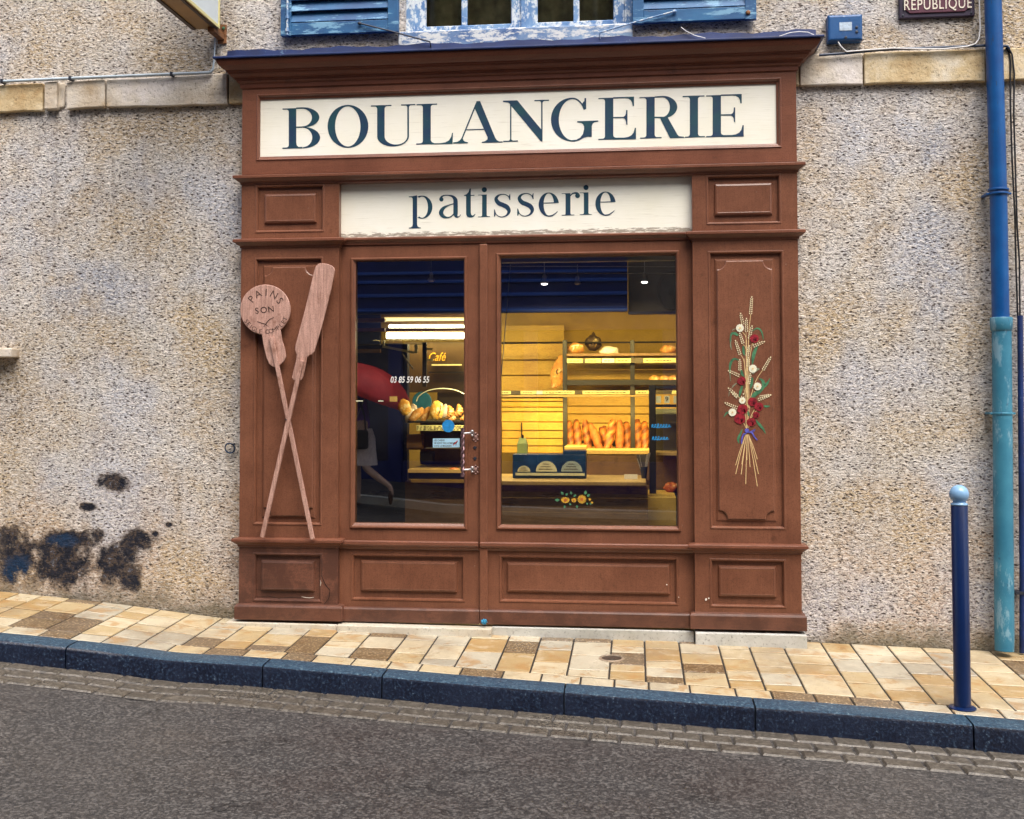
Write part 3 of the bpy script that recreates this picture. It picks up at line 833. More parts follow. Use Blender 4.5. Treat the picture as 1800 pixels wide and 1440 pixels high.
MB().ell((P(1315,22,-.06)[0],-.058,P(1315,22,-.06)[1]),(.014,.008,.014)).build('bolt_head',RUST,o,smooth=True)

# ------------------------------------------------------------------ shopfront
shop=thing('bakery_shopfront','reddish brown panelled wooden shopfront with cream BOULANGERIE and patisserie boards','shopfront',(-.7,-.1,.16))
YP,YI,YF=-.115,-.070,-.095   # pilaster, infill and frieze faces
def U_mould(x0,x1,yf,prof,yb=.0,name='moulding',mat=BROWNH,par=None,close=True,bevel=0):
    """profile (out,z) run round left end, front and right end"""
    m=MB();vs=[];n=len(prof)
    for o_,z in prof: vs+=[(x0-o_,yb,z),(x0-o_,yf-o_,z),(x1+o_,yf-o_,z),(x1+o_,yb,z)]
    fs=[]
    for i in range(n-1):
        for k in range(3):
            a=i*4+k;fs.append((a,a+1,a+5,a+4))
    fs.append((0,1,2,3)) ;fs.append(((n-1)*4+3,(n-1)*4+2,(n-1)*4+1,(n-1)*4))
    m.add(vs,fs)
    return m.build(name,mat,par or shop,bevel=bevel)
# frieze with the big board
fx=K((-2.374,.937,2.849,3.41),YF);hx=K((-2.283,.852,2.932,3.340),YF);bx=K((-2.258,.822,2.955,3.305),YF+.02)
m=MB()
m.rings([(*fx,0.),(*fx,YF),(*hx,YF),(hx[0]+.004,hx[1]-.004,hx[2]+.004,hx[3]-.004,YF-.006),(hx[0]+.010,hx[1]-.010,hx[2]+.010,hx[3]-.010,YF-.004),(hx[0]+.016,hx[1]-.016,hx[2]+.016,hx[3]-.016,YF+.008),(bx[0],bx[1],bx[2],bx[3],YF+.012),(bx[0],bx[1],bx[2],bx[3],YF+.030)],cap=False)
m.build('frieze_frame',BROWNH,shop,bevel=.0015)
m=MB();m.box(bx[0]-.01,bx[1]+.01,YF+.020,YF+.035,bx[2]-.01,bx[3]+.01)
board=m.build('sign_board',CREAM,shop)
tag(board,'large cream board with navy BOULANGERIE capitals')
# cornice
kt=lambda z,Y:kz(z,Y)
cp=[(0,kz(3.375,YF)),(.010,kz(3.38,YF)),(.012,3.394),(.020,3.398),(.026,3.405),(.027,3.414),(.034,3.416),(.036,3.424),(.052,3.430),(.062,3.442),(.066,3.452),(.074,3.453),(.076,3.461),(.090,3.468),(.108,3.484),(.118,3.500),(.121,3.508),(.121,3.517)]
xl0,xr0=kx(-2.374,YF),kx(.937,YF)
U_mould(xl0,xr0,YF,cp,name='cornice',mat=CORN)
m=MB()
A_=[(-.018,3.518),(-.018,3.532)]
m.rings([(xl0-.135,xr0+.138,-.25,.0,3.5185),],cap=False) if False else None
x0_,x1_,y0_=xl0-.137,xr0+.140,YF-.137
m.box(x0_,x1_,y0_,0.,3.519,3.531)
m.build('cornice_flashing',NAVYF,shop,bevel=.003)
# lettering of the big board (traced letter by letter on the board)
YB=YF+.0185
class Glyph:
    def __init__(s,tr,Y): s.tr=tr;s.Y=Y;s.m=MB();s.k=0
    def off(s): s.k+=1;return s.Y-.00012*(s.k%7)
    def poly(s,pts): s.m.prism([P(*s.tr(*p),s.Y) for p in pts],s.off(),s.Y+.003);return s
    def strip(s,A,B,close=False):
        y=s.off();n=len(A);vs=[]
        for a,b in zip(A,B):
            pa=P(*s.tr(*a),s.Y);pb=P(*s.tr(*b),s.Y);vs+=[(pa[0],y,pa[1]),(pb[0],y,pb[1])]
        fs=[(2*i,2*i+1,2*i+3,2*i+2) for i in range(n-1)]
        if close: fs.append((2*n-2,2*n-1,1,0))
        s.m.add(vs,fs);return s
    def rib(s,pts,sub=8):
        """pts (x,y,width) smoothed"""
        q=[]
        n=len(pts)
        if n==2: q=[pts[0],pts[1]]
        else:
            for i in range(n-1):
                p0=pts[max(i-1,0)];p1=pts[i];p2=pts[i+1];p3=pts[min(i+2,n-1)]
                for j in range(sub):
                    t=j/sub
                    q.append(tuple(.5*((2*p1[c])+(-p0[c]+p2[c])*t+(2*p0[c]-5*p1[c]+4*p2[c]-p3[c])*t*t+(-p0[c]+3*p1[c]-3*p2[c]+p3[c])*t**3) for c in range(3)))
            q.append(pts[-1])
        A=[];B=[]
        for i,(x,y,w) in enumerate(q):
            a=q[max(i-1,0)];b=q[min(i+1,len(q)-1)];dx,dy=b[0]-a[0],b[1]-a[1];l=math.hypot(dx,dy) or 1
            A.append((x-dy/l*w/2,y+dx/l*w/2));B.append((x+dy/l*w/2,y-dx/l*w/2))
        return s.strip(A,B)
    def ring(s,cx,cy,rx,ry,ix,iy,irx,iry,a0=0,a1=360,n=40):
        A=[];B=[]
        for i in range(n+1):
            a=R_(a0+(a1-a0)*i/n);A.append((cx+rx*math.cos(a),cy-ry*math.sin(a)));B.append((ix+irx*math.cos(a),iy-iry*math.sin(a)))
        return s.strip(A,B)
    def disc(s,cx,cy,r,n=20,ry=None): return s.poly([(cx+r*math.cos(2*math.pi*i/n),cy+(ry or r)*math.sin(2*math.pi*i/n)) for i in range(n)])
    def stem(s,xl,xr,yt,yb,tl=None,tr_=None,bl=None,br=None,th=11,br_=26,sk=0):
        """stem with bracketed slab serifs (serif x limits)"""
        def side(xs,xser,ys,sg):
            # from serif tip inwards
            if xser is None: return [(xs,ys)]
            d=1 if xser>xs else -1
            c=min(br_,abs(xser-xs)*.9)
            return [(xser,ys),(xser,ys+sg*th)]+[(xs+d*c*(1-math.sin(t*math.pi/2)),ys+sg*(th+br_*(1-math.cos(t*math.pi/2)))) for t in (0,.25,.5,.75,1)]
        L=side(xl,tl,yt,1);Rr=side(xr,tr_,yt,1);BR=side(xr,br,yb,-1);BL=side(xl,bl,yb,-1)
        pts=L[::-1] if False else []
        pts=list(L)                 # top-left going down
        pts+=list(reversed(BL))     # down to bottom-left tip
        pts+=list(BR)               # bottom-right up
        pts+=list(reversed(Rr))
        xm=(xl+xr)/2
        pts=[(x,y-sk*(x-xm)) for x,y in pts]
        return s.poly(pts)
SK=.03
def lettering(parts,Y,name,par,mat=LETTER):
    mm=MB()
    for g in parts: mm.add(g.m.v,g.m.f)
    return mm.build(name,mat,par,fix=False)
TA=lambda x,y:(480+x/6,160+y/6);TB=lambda x,y:(760+x/6,160+y/6);TC=lambda x,y:(1040+x/6,150+y/6)
caps=[]
g=Glyph(TA,YB);g.stem(166,244,182,606,100,None,100,None,sk=SK)
g.poly([(244,175),(310,172),(310,187),(244,189)]);g.poly([(244,376),(310,374),(310,386),(244,388)]);g.poly([(244,592),(310,590),(310,604),(244,606)])
g.poly([(244,545),(250,575),(270,592),(244,596)])
g.ring(310,278,178,106,310,280,100,93,90,-90);g.ring(315,492,181,112,315,490,98,102,90,-90);caps.append(g)
g=Glyph(TA,YB);g.ring(790,373,215,226,788,374,134,212);caps.append(g)
g=Glyph(TA,YB);g.stem(1098,1176,150,480,1032,1248,None,None,sk=SK);g.stem(1416,1433,140,480,1350,1500,None,None,sk=SK,br_=22)
A=[];B=[]
for i in range(31):
    a=math.pi-math.pi*i/30;c,s_=math.cos(a),math.sin(a)
    A.append((1265+(168 if c>0 else 167)*c,478+106*s_));B.append((1296+(120)*c,478+88*s_))
g.strip(A,B);caps.append(g)
g=Glyph(TA,YB);g.stem(1580,1663,136,562,1513,1730,1510,None,sk=SK)
g.poly([(1663,520),(1675,541),(1700,551),(1760,551),(1815,543),(1855,522),(1878,485),(1888,443),(1897,441),(1893,558),(1663,563)]);caps.append(g)
g=Glyph(TB,YB)
g.poly([(465,108),(503,107),(662,492),(680,520),(705,533),(740,533),(740,543),(522,547),(522,537),(555,530),(580,512),(583,490),(450,190)])
g.rib([(466,128,14),(312,505,14)]);g.poly([(220,543),(262,537),(290,522),(305,500),(320,500),(328,522),(345,536),(375,541),(375,551),(220,555)])
g.rib([(356,409,9),(552,404,9)]);caps.append(g)
g=Glyph(TB,YB);g.poly([(745,103),(895,98),(1150,408),(1160,532),(1142,528),(836,162),(820,138),(800,122),(745,116)])
g.stem(820,833,130,535,None,None,748,902,sk=SK,br_=20);g.stem(1148,1162,94,530,1077,1230,None,None,sk=SK,br_=24);caps.append(g)
g=Glyph(TB,YB)
A=[];B=[]
for i in range(41):
    a=R_(28+(272-28)*i/40);c,s_=math.cos(a),math.sin(a)
    if c>0: A.append((1478+150*c,302-231*s_));B.append((1480+132*c,303-217*s_))
    else: A.append((1478+227*c,302-231*s_));B.append((1480+146*c,303-217*s_))
g.strip(A,B)
g.poly([(1605,76),(1622,76),(1622,192),(1608,192),(1600,165),(1580,135),(1590,118),(1603,108)])
g.poly([(1470,519),(1520,514),(1560,492),(1588,455),(1600,405),(1600,375),(1590,350),(1570,337),(1528,331),(1528,319),(1750,312),(1750,322),(1710,330),(1690,345),(1682,370),(1682,483),(1640,482),(1600,492),(1550,520),(1500,533),(1470,533)]);caps.append(g)
def Eg(dx,dy):
    g=Glyph(lambda x,y:TC(x+dx,y+dy),YB);g.stem(141,228,132,573,72,None,72,None,sk=SK)
    g.poly([(228,126),(447,120),(447,218),(433,218),(428,182),(412,155),(385,139),(350,136),(228,140)])
    g.poly([(228,335),(335,333),(352,322),(361,300),(364,262),(378,262),(378,415),(366,415),(362,375),(350,354),(335,346),(228,347)])
    g.poly([(228,530),(236,546),(255,553),(340,553),(385,546),(420,528),(442,500),(455,450),(468,450),(468,568),(228,573)]);return g
caps.append(Eg(0,0));caps.append(Eg(1136,-28))
g=Glyph(TC,YB);g.stem(578,665,122,560,505,None,512,738,sk=SK)
g.poly([(665,117),(750,112),(750,126),(665,131)]);g.poly([(665,332),(750,332),(750,345),(665,346)])
g.ring(750,229,153,117,745,230,80,104,90,-90);g.poly([(722,345),(800,335),(905,522),(922,538),(975,543),(975,552),(827,558)]);caps.append(g)
g=Glyph(TC,YB);g.stem(1036,1122,110,550,960,1190,985,1195,sk=SK);caps.append(g)
lettering(caps,YB,'sign_lettering',board)

# ledges under the frieze and under the small board
def ledge(x0,x1,yf,z0,z1,out,name='ledge',mat=BROWNH,yb=-.02):
    a=kx(x0,yf);b=kx(x1,yf);zA=kz(z0,yf-out);zB=kz(z1,yf-out);h=zB-zA
    return U_mould(a,b,yf,[(0,zA-.014),(.006,zA-.012),(.008,zA+.0),(out*.45,zA+h*.15),(out*.8,zA+h*.45),(out,zA+h*.55),(out,zA+h*.92),(out*.85,zB),(0,zB+.006)],yb=yb,name=name,mat=mat,bevel=.001)
ledge(-2.374,.937,YP,2.808,2.849,.042)
ledge(-2.374,-1.766,YP,2.418,2.457,.040)
ledge(.337,.937,YP,2.418,2.457,.040)
ledge(-1.79,.36,YI-.004,2.424,2.452,.026,yb=-.03)
# small board
sb=K((-1.752,.318,2.456,2.79),YI+.005)
m=MB();m.box(sb[0]-.02,sb[1]+.02,YI+.005,YI+.03,sb[2]-.02,sb[3]+.03)
board2=m.build('small_sign_board',CREAM,shop);tag(board2,'smaller cream board with lower-case patisserie lettering')
YB2=YI+.0035
TD=lambda x,y:(700+x/9,310+y/9);TE=lambda x,y:(890+x/8.571,310+y/8.571)
lows=[]
g=Glyph(TD,YB2);g.poly([(168,320),(225,316),(285,304),(298,302),(298,760),(305,790),(325,806),(358,812),(358,822),(168,825),(168,815),(205,806),(222,790),(230,760),(230,360),(222,340),(205,332),(168,330)])
g.ring(375,487,165,182,378,488,93,168,117,-117);lows.append(g)
g=Glyph(TD,YB2);g.disc(683,366,33);g.rib([(664,362,34),(690,322,26),(735,302,16),(800,301,16),(860,320,36),(902,370,64),(907,450,70),(907,600,70)])
g.rib([(905,585,70),(918,632,46),(945,643,22),(970,632,12),(990,606,8)]);g.rib([(875,436,14),(790,462,20),(715,505,48),(678,575,68),(712,632,50),(775,652,20),(830,640,18),(880,596,18)]);lows.append(g)
g=Glyph(TD,YB2);g.poly([(1040,300),(1080,285),(1112,252),(1130,196),(1148,194),(1148,297),(1205,294),(1205,306),(1148,309),(1148,580),(1156,610),(1175,622),(1198,612),(1214,594),(1222,600),(1200,635),(1170,650),(1128,652),(1095,640),(1077,610),(1074,570),(1074,310),(1040,311)]);lows.append(g)
def ig(tr):
    g=Glyph(tr,YB2);g.disc(1362,212,40);g.stem(1328,1400,290,643,1262,None,1262,1450,th=8,br_=22,sk=SK);return g
lows.append(ig(TD));lows.append(ig(lambda x,y:(700+x/9+178.8,310+y/9-3.9)))
def sg(tr):
    g=Glyph(tr,YB2);g.rib([(1760,352,8),(1735,312,14),(1690,289,13),(1640,286,15),(1580,308,30),(1548,362,54),(1590,425,68),(1660,455,70),(1722,490,70),(1752,550,56),(1722,612,28),(1655,642,14),(1600,637,12),(1555,608,12),(1528,560,9)])
    g.poly([(1758,290),(1772,280),(1773,376),(1762,376),(1745,335)]);g.poly([(1516,525),(1527,525),(1545,580),(1532,632),(1516,637)]);return g
lows.append(sg(TD));lows.append(sg(lambda x,y:(700+x/9+40.9,310+y/9-1.5)))
def eg(dx,dy):
    g=Glyph(lambda x,y:TE(x+dx,y+dy),YB2);g.ring(640,426,152,181,640,424,78,168,8,268);g.rib([(560,404,11),(712,398,11)]);g.poly([(715,392),(791,392),(790,402),(700,405)])
    g.rib([(632,600,17),(690,592,20),(735,563,14),(774,530,8)]);return g
lows.append(eg(0,0));lows.append(eg(855,-14))
g=Glyph(TE,YB2);g.stem(893,966,255,588,835,None,835,1025,th=8,br_=20,sk=SK);g.rib([(962,300,14),(985,270,18),(1020,254,22),(1060,256,34),(1080,275,46)]);g.disc(1074,292,36);lows.append(g)
lettering(lows,YB2,'small_sign_lettering',board2)

# pilasters -------------------------------------------------------------
def inset(r,d): return (r[0]+d,r[1]-d,r[2]+d,r[3]-d)
def panel_frame(m,outer,hole,Y,back=-.01,lip=True,sides=True):
    rr=[]
    if sides: rr.append((*outer,back))
    rr+=[(*outer,Y),(*hole,Y)]
    h=hole
    rr+=[(*inset(h,.003),Y-.004),(*inset(h,.010),Y-.003),(*inset(h,.016),Y+.008),(*inset(h,.017),Y+.020)]
    m.rings(rr,cap=False)
def raised(m,hole,r,Y):
    h=inset(hole,.016)
    m.rings([(*h,Y+.019),(*inset(r,-.006),Y+.019),(*r,Y+.012),(*inset(r,.001),Y+.004),(*inset(r,.011),Y+.0005),(*inset(r,.014),Y+.0015)])
def notch_raised(m,hole,r,Y):
    h=inset(hole,.016)
    m.rings([(*h,Y+.019),(*inset(r,-.014),Y+.019),(*inset(r,-.006),Y+.012),(*r,Y+.011)])
    rad=.05;x0,x1,z0,z1=r
    def outl(d):
        pts=[];R1=rad
        for (cx,cz,a0) in ((x0,z0,90),(x1,z0,180),(x1,z1,270),(x0,z1,0)):
            # concave quarter circle round each corner
            seq=[(cx+(R1+d)*math.cos(R_(a)),cz+(R1+d)*math.sin(R_(a))) for a in [a0-i*90/8 for i in range(9)]]
            pts+= seq
        return pts
    def clampp(pts,d): return [(min(max(x,x0+d),x1-d),min(max(z,z0+d),z1-d)) for x,z in pts]
    a=clampp(outl(0),0);b=clampp(outl(.005),.005)
    n=len(a);vs=[(x,Y+.0105,z) for x,z in a]+[(x,Y+.003,z) for x,z in a]+[(x,Y-.0005,z) for x,z in b]
    fs=[(i,(i+1)%n,(i+1)%n+n,i+n) for i in range(n)]+[(i+n,(i+1)%n+n,(i+1)%n+2*n,i+2*n) for i in range(n)]+[tuple(range(2*n,3*n))]
    m.add(vs,fs)
def pilaster(x0,x1,top,shaft,base,label,wl):
    pil=bpy.data.objects.new('pilaster',None);COL.objects.link(pil);pil.parent=shop;pil.location=(0,0,0);pil['label']=label
    pil.location=Vector((kx((x0+x1)/2,YP),YP,.16))-shop.location
    for (z0,z1,hole,rr,kind,mat) in ((2.45,2.815,*top,'r',BROWN),(.64,2.425,*shaft,'n',BROWN),(.245,.615,*base,'r',wl)):
        out=K((x0,x1,z0,z1),YP);h=K(hole,YP)
        m=MB();panel_frame(m,out,h,YP);m.build('frame',mat,pil,bevel=.001)
        m=MB();r=K(rr,YP)
        (raised if kind=='r' else notch_raised)(m,h,r,YP)
        m.build('panel',mat,pil)
    a,b=kx(x0,YP),kx(x1,YP)
    return pil
PL=pilaster(-2.374,-1.766,((-2.288,-1.857,2.491,2.783),(-2.230,-1.910,2.553,2.726)),((-2.290,-1.864,.728,2.340),(-2.227,-1.922,.782,2.282)),((-2.287,-1.860,.272,.562),(-2.236,-1.913,.338,.512)),'left pilaster carrying the two crossed bread peels',BROWNW)
PR=pilaster(.337,.937,((.417,.845,2.491,2.781),(.470,.793,2.549,2.728)),((.425,.854,.734,2.337),(.476,.791,.790,2.280)),((.420,.850,.288,.566),(.475,.793,.351,.520)),'right pilaster with the painted wheat and poppy bouquet',BROWN)
# sill ledges and plinths
ledge(-2.374,-1.766,YP,.604,.643,.036,name='sill_ledge')
ledge(.337,.937,YP,.604,.643,.036,name='sill_ledge')
def plinth(x0,x1,yf,z0,z1,out):
    a=kx(x0,yf-out);b=kx(x1,yf-out)
    U_mould(a,b,yf,[(out,kz(z0,yf-out)),(out,kz(z1,yf-out)-.016),(out*.8,kz(z1,yf-out)-.005),(out*.2,kz(z1,yf-out)),(0,kz(z1,yf-out)+.002)],yb=-.01,name='plinth',mat=BROWNW,bevel=.002)
plinth(-2.376,-1.764,YP,.161,.253,.026);plinth(.335,.939,YP,.161,.253,.026)
# door leaf -------------------------------------------------------------
door=bpy.data.objects.new('door',None);COL.objects.link(door);door.parent=shop;door.location=Vector((kx(-1.34,YI),YI,.17))-shop.location
door['label']='glazed brown shop door left of the wide window'
def bay(par,x0,x1,fr,gl,hole,rr,wall_mat=BROWN,glname='door_glass'):
    Y=YI
    out=K((x0,x1,.245,2.43),Y);f=K(fr,Y);gk=K(gl,Y);h=K(hole,Y);r=K(rr,Y)
    # stiles and rails as one framed plate with two openings
    m=MB();x0_,x1_,z0_,z1_=out
    m.rings([(x0_,x1_,(h[3]+f[2])/2,z1_,Y),(*f,Y)],cap=False)
    m.rings([(x0_,x1_,z0_,(h[3]+f[2])/2,Y),(*h,Y)],cap=False)
    m.rings([(*h,Y),(*inset(h,.003),Y-.004),(*inset(h,.010),Y-.003),(*inset(h,.016),Y+.008),(*inset(h,.017),Y+.020)],cap=False)
    m.build('frame',wall_mat,par)
    m=MB();raised(m,h,r,Y);m.build('panel',wall_mat,par)
    # bolection moulding round the glass
    m=MB();m.rings([(*f,Y+.001),(*inset(f,.001),Y-.006),(*inset(f,.006),Y-.013),(*inset(f,.014),Y-.012),(*inset(f,.020),Y-.004),(gk[0],gk[1],gk[2],gk[3],Y+.006),(gk[0],gk[1],gk[2],gk[3],Y+.035)],cap=False)
    m.build('glazing_moulding',BROWN,par,bevel=.0008)
    # inner frame behind the plate
    m=MB();m.rings([(x0_,x1_,z0_,z1_,Y+.02),(gk[0],gk[1],gk[2],gk[3],Y+.02),(gk[0],gk[1],gk[2],gk[3],Y+.05),(x0_,x1_,z0_,z1_,Y+.05)],cap=False)
    m.build('inner_frame',BROWNW,par)
    m=MB();m.box(gk[0]-.004,gk[1]+.004,Y+.024,Y+.029,gk[2]-.004,gk[3]+.004);gg=m.build(glname,GLASS,par)
    return gk
GD=bay(door,-1.766,-.905,(-1.692,-.985,.714,2.331),(-1.663,-1.002,.747,2.312),(-1.684,-1.000,.290,.565),(-1.623,-1.051,.347,.520))
win_=bpy.data.objects.new('display_window',None);COL.objects.link(win_);win_.parent=shop;win_.location=Vector((kx(-.27,YI),YI,.17))-shop.location
win_['label']='wide display window between the door and the right pilaster'
GW=bay(win_,-.874,.337,(-.813,.262,.717,2.346),(-.787,.240,.745,2.319),(-.796,.243,.294,.568),(-.748,.192,.356,.522),glname='window_glass')
# ledges and plinths on door and window bay
def ledge2(x0,x1,par):
    Y=YI-.004
    m=MB();a,b=kx(x0,Y),kx(x1,Y);prof=[(0,.592),(.008,.594),(.012,.604),(.028,.611),(.034,.619),(.034,.636),(.028,.642),(0,.645)]
    prof=[(o_,kz(z,Y-o_)) for o_,z in prof]
    vs=[];n=len(prof)
    for o_,z in prof: vs+=[(a,Y-o_,z),(b,Y-o_,z)]
    m.add(vs,[(2*i,2*i+1,2*i+3,2*i+2) for i in range(n-1)]+[tuple(range(0,2*n,2)),tuple(range(2*n-1,0,-2))])
    m.build('sill_ledge',BROWNH,par,bevel=.001)
ledge2(-1.766,-.917,door);ledge2(-.906,.337,win_)
def plinth2(x0,x1,par):
    Y=YI-.004;a,b=kx(x0,Y),kx(x1,Y);m=MB()
    prof=[(.024,.163),(.024,.236),(.019,.246),(.006,.251),(0,.253)];prof=[(o_,kz(z,Y-o_)) for o_,z in prof];prof=[(-.03,prof[0][1])]+prof+[(-.03,prof[-1][1])]
    vs=[];n=len(prof)
    for o_,z in prof: vs+=[(a,Y-o_,z),(b,Y-o_,z)]
    m.add(vs,[(2*i,2*i+1,2*i+3,2*i+2) for i in range(n-1)]+[tuple(range(0,2*n,2)),tuple(range(2*n-1,0,-2))]);m.build('plinth',BROWNW,par,bevel=.002)
plinth2(-1.766,-.912,door);plinth2(-.909,.337,win_)
m=MB();a,b=kx(-.913,YI-.02),kx(-.865,YI-.02)
m.prism([(a,.172),(b,.172),(b,kz(2.40,YI)),(a,kz(2.40,YI))],YI-.022,YI-.001)
m.build('cover_strip',BROWN,shop,bevel=.006,seg=3)
# top rail above the bays under the middle ledge
# scars on the lower panels
m=MB()
def crackline(pts,w,Y,mm):
    pts=[P(x,y,Y) for x,y in pts];vs=[];n=len(pts)
    for i,(x,z) in enumerate(pts):
        a=pts[max(i-1,0)];b=pts[min(i+1,n-1)];dx,dz=b[0]-a[0],b[1]-a[1];l=math.hypot(dx,dz) or 1;ww=w*(.25+.75*math.sin(math.pi*(i+.3)/(n)))
        vs+=[(x-dz/l*ww,Y,z+dx/l*ww),(x+dz/l*ww,Y,z-dx/l*ww)]
    mm.add(vs,[(2*i,2*i+1,2*i+3,2*i+2) for i in range(n-1)])
crackline([(565,975),(566,1000),(565,1012),(572,1028),(580,1038),(578,1052),(570,1062)],.0022,YP-.0045,m)
crackline([(447,1050),(470,1048),(490,1052),(510,1050),(535,1050),(560,1054)],.0018,YP-.0045,m)
crackline([(447,1036),(456,1037),(470,1040),(500,1041),(520,1043)],.0010,YP-.0045,m)
m.build('wood_crack',CRACK,PL,fix=False)
m=MB()
crackline([(530,1049),(537,1050.5),(545,1051),(552,1050)],.0016,YP-.0055,m)
crackline([(563,1020),(564,1024),(563,1030)],.0015,YP-.0055,m)
m.build('paint_chip',CHIP,PL,fix=False)
m=MB()
for (x,y,r) in ((1241,1054,.008),(1246,1052,.005),(1193,1050,.003),(1172,1028,.004)):
    X,Z=P(x,y,YI-.005) if x<1200 else P(x,y,YP-.005)
    yy=YI-.0055 if x<1200 else YP-.0055
    m.prism([(X+r*math.cos(a)*random.uniform(.6,1.1),Z+r*math.sin(a)*random.uniform(.6,1.1)) for a in [i*math.pi/4 for i in range(8)]],yy,yy+.004)
m.build('paint_chip',CHIP,PR,fix=False)

# door furniture ---------------------------------------------------------
YD=YI
hd=MB()
xg,z1=P(813,755,YD-.06);_,z0=P(813,836,YD-.06)
for st in (0,math.pi):
    pts=[]
    for i in range(61):
        t=i/60;a=t*math.pi*7+st;pts.append((xg+.0065*math.cos(a),YD-.062+.0065*math.sin(a),z0+(z1-z0)*t))
    hd.tube(pts,.0062,8)
hd.tube([(xg,YD-.062,z1-.01),(xg,YD-.062,z1+.008)],.011,10);hd.tube([(xg,YD-.062,z0-.008),(xg,YD-.062,z0+.01)],.011,10)
hnd=hd.build('door_handle',simple('aged_brass_purple',(.20,.12,.13),.35,.3,60,.7,.1),door,smooth=True)
for yy in (762,826):
    m=MB();X,Z=P(813,yy,YD-.06);X2,_=P(831,yy,YD-.02)
    m.tube([(X,YD-.062,Z),(X+.02,YD-.062,Z),(X2-.012,YD-.05,Z+.002),(X2,YD-.03,Z),(X2,YD-.001,Z)],[.005,.006,.007,.007,.008],10)
    m.ell((X2,YD-.045,Z+.012),(.010,.008,.009));m.ell((X2,YD-.045,Z-.012),(.008,.007,.007))
    m.build('handle_bracket',STEEL,door,smooth=True)
TARN=simple('tarnished_plate',(.26,.15,.13),.45,.3,60,.3,.1)
for yy,s in ((769,1),(826,1)):
    m=MB();X,Z=P(836,yy,YD)
    for (dx,dz,r) in ((0,0,.014),(-.012,.014,.007),(.012,.014,.007),(-.012,-.014,.007),(.012,-.014,.007),(0,.024,.006),(0,-.024,.006)):
        m.lathe([(r,0),(r*.8,.003),(r*.3,.005)],(X+dx,YD-.0005,Z+dz),10,Matrix.Rotation(math.pi/2,4,'X'))
    m.build('rosette_plate',TARN,door)
m=MB()
for yy in (787,806):
    X,Z=P(835,yy,YD);m.lathe([(.0095,0),(.0095,.003),(.004,.0035)],(X,YD-.0005,Z),14,Matrix.Rotation(math.pi/2,4,'X'))
m.build('keyhole_cylinder',DKIRON,door)
# writing on the glass (outer face)
YG=YI+.0233
X,Z=P(720,668,YG)
text_mesh('03 85 59 06 55',.052,(X,YG,Z),'phone_number_lettering',WHITE,door,extr=.0004,shear=.18,bold=.0004,sx=.74,spacing=1.0)
X,Z=P(788,749,YG)
m=MB();m.prism([(X+.037*math.cos(a),Z+.037*math.sin(a)) for a in [i*2*math.pi/28 for i in range(28)]],YG-.001,YG)
m.build('round_sticker',STKB,door)
a=P(761,771,YG);b=P(808,787,YG)
m=MB();m.prism([(a[0],b[1]),(b[0],b[1]+.002),(b[0],a[1]+.001),(a[0],a[1])],YG-.001,YG)
nt_=m.build('dog_notice',NOTICE,door)
mm=MB()
for i,t in enumerate(('LES CHIENS','NE SONT PAS ADMIS','DANS LE MAGASIN')):
    vs,fs=text_mesh(t,.0155,(a[0]+.006,YG-.0013,a[1]-.011-.0165*i),None,None,None,extr=.0002,align='LEFT',sx=.80,bold=.0002);mm.add(vs,fs)
mm.build('notice_lettering',INK,nt_,fix=False) if False else mm.build('notice_lettering',INK,door,fix=False)
m=MB();X,Z=P(800,779,YG-.002)
for pts in ([(-.014,-.004),(-.008,.004),(.006,.006),(.012,.014),(.016,.012),(.010,.0),(.004,-.004)],[(-.012,-.014),(-.009,-.014),(-.006,-.002),(-.010,-.002)],[(.003,-.014),(.006,-.014),(.008,-.002),(.004,-.002)]):
    m.prism([(X+p[0],Z+p[1]) for p in pts],YG-.0015-.0002*len(pts)*.1,YG-.001)
m.build('notice_dog_mark',CRACK,door,fix=False)
m=MB();m.prism([(X-.014,Z-.013),(X-.011,Z-.015),(X+.016,Z+.014),(X+.013,Z+.016)],YG-.0022,YG-.0012);m.build('notice_red_bar',simple('red_print',(.6,.02,.02),.5,.05,10,0,0),door,fix=False)
# cream dashes on the door glass
m=MB()
for (xa,xb_,y) in ((625,638,705),(665,674,705)):
    A=P(xa,y,YG);B=P(xb_,y,YG);m.prism([(A[0],A[1]-.003),(B[0],A[1]-.003),(B[0],A[1]+.003),(A[0],A[1]+.003)],YG-.001,YG)
m.build('glass_dash_mark',CARD,door)
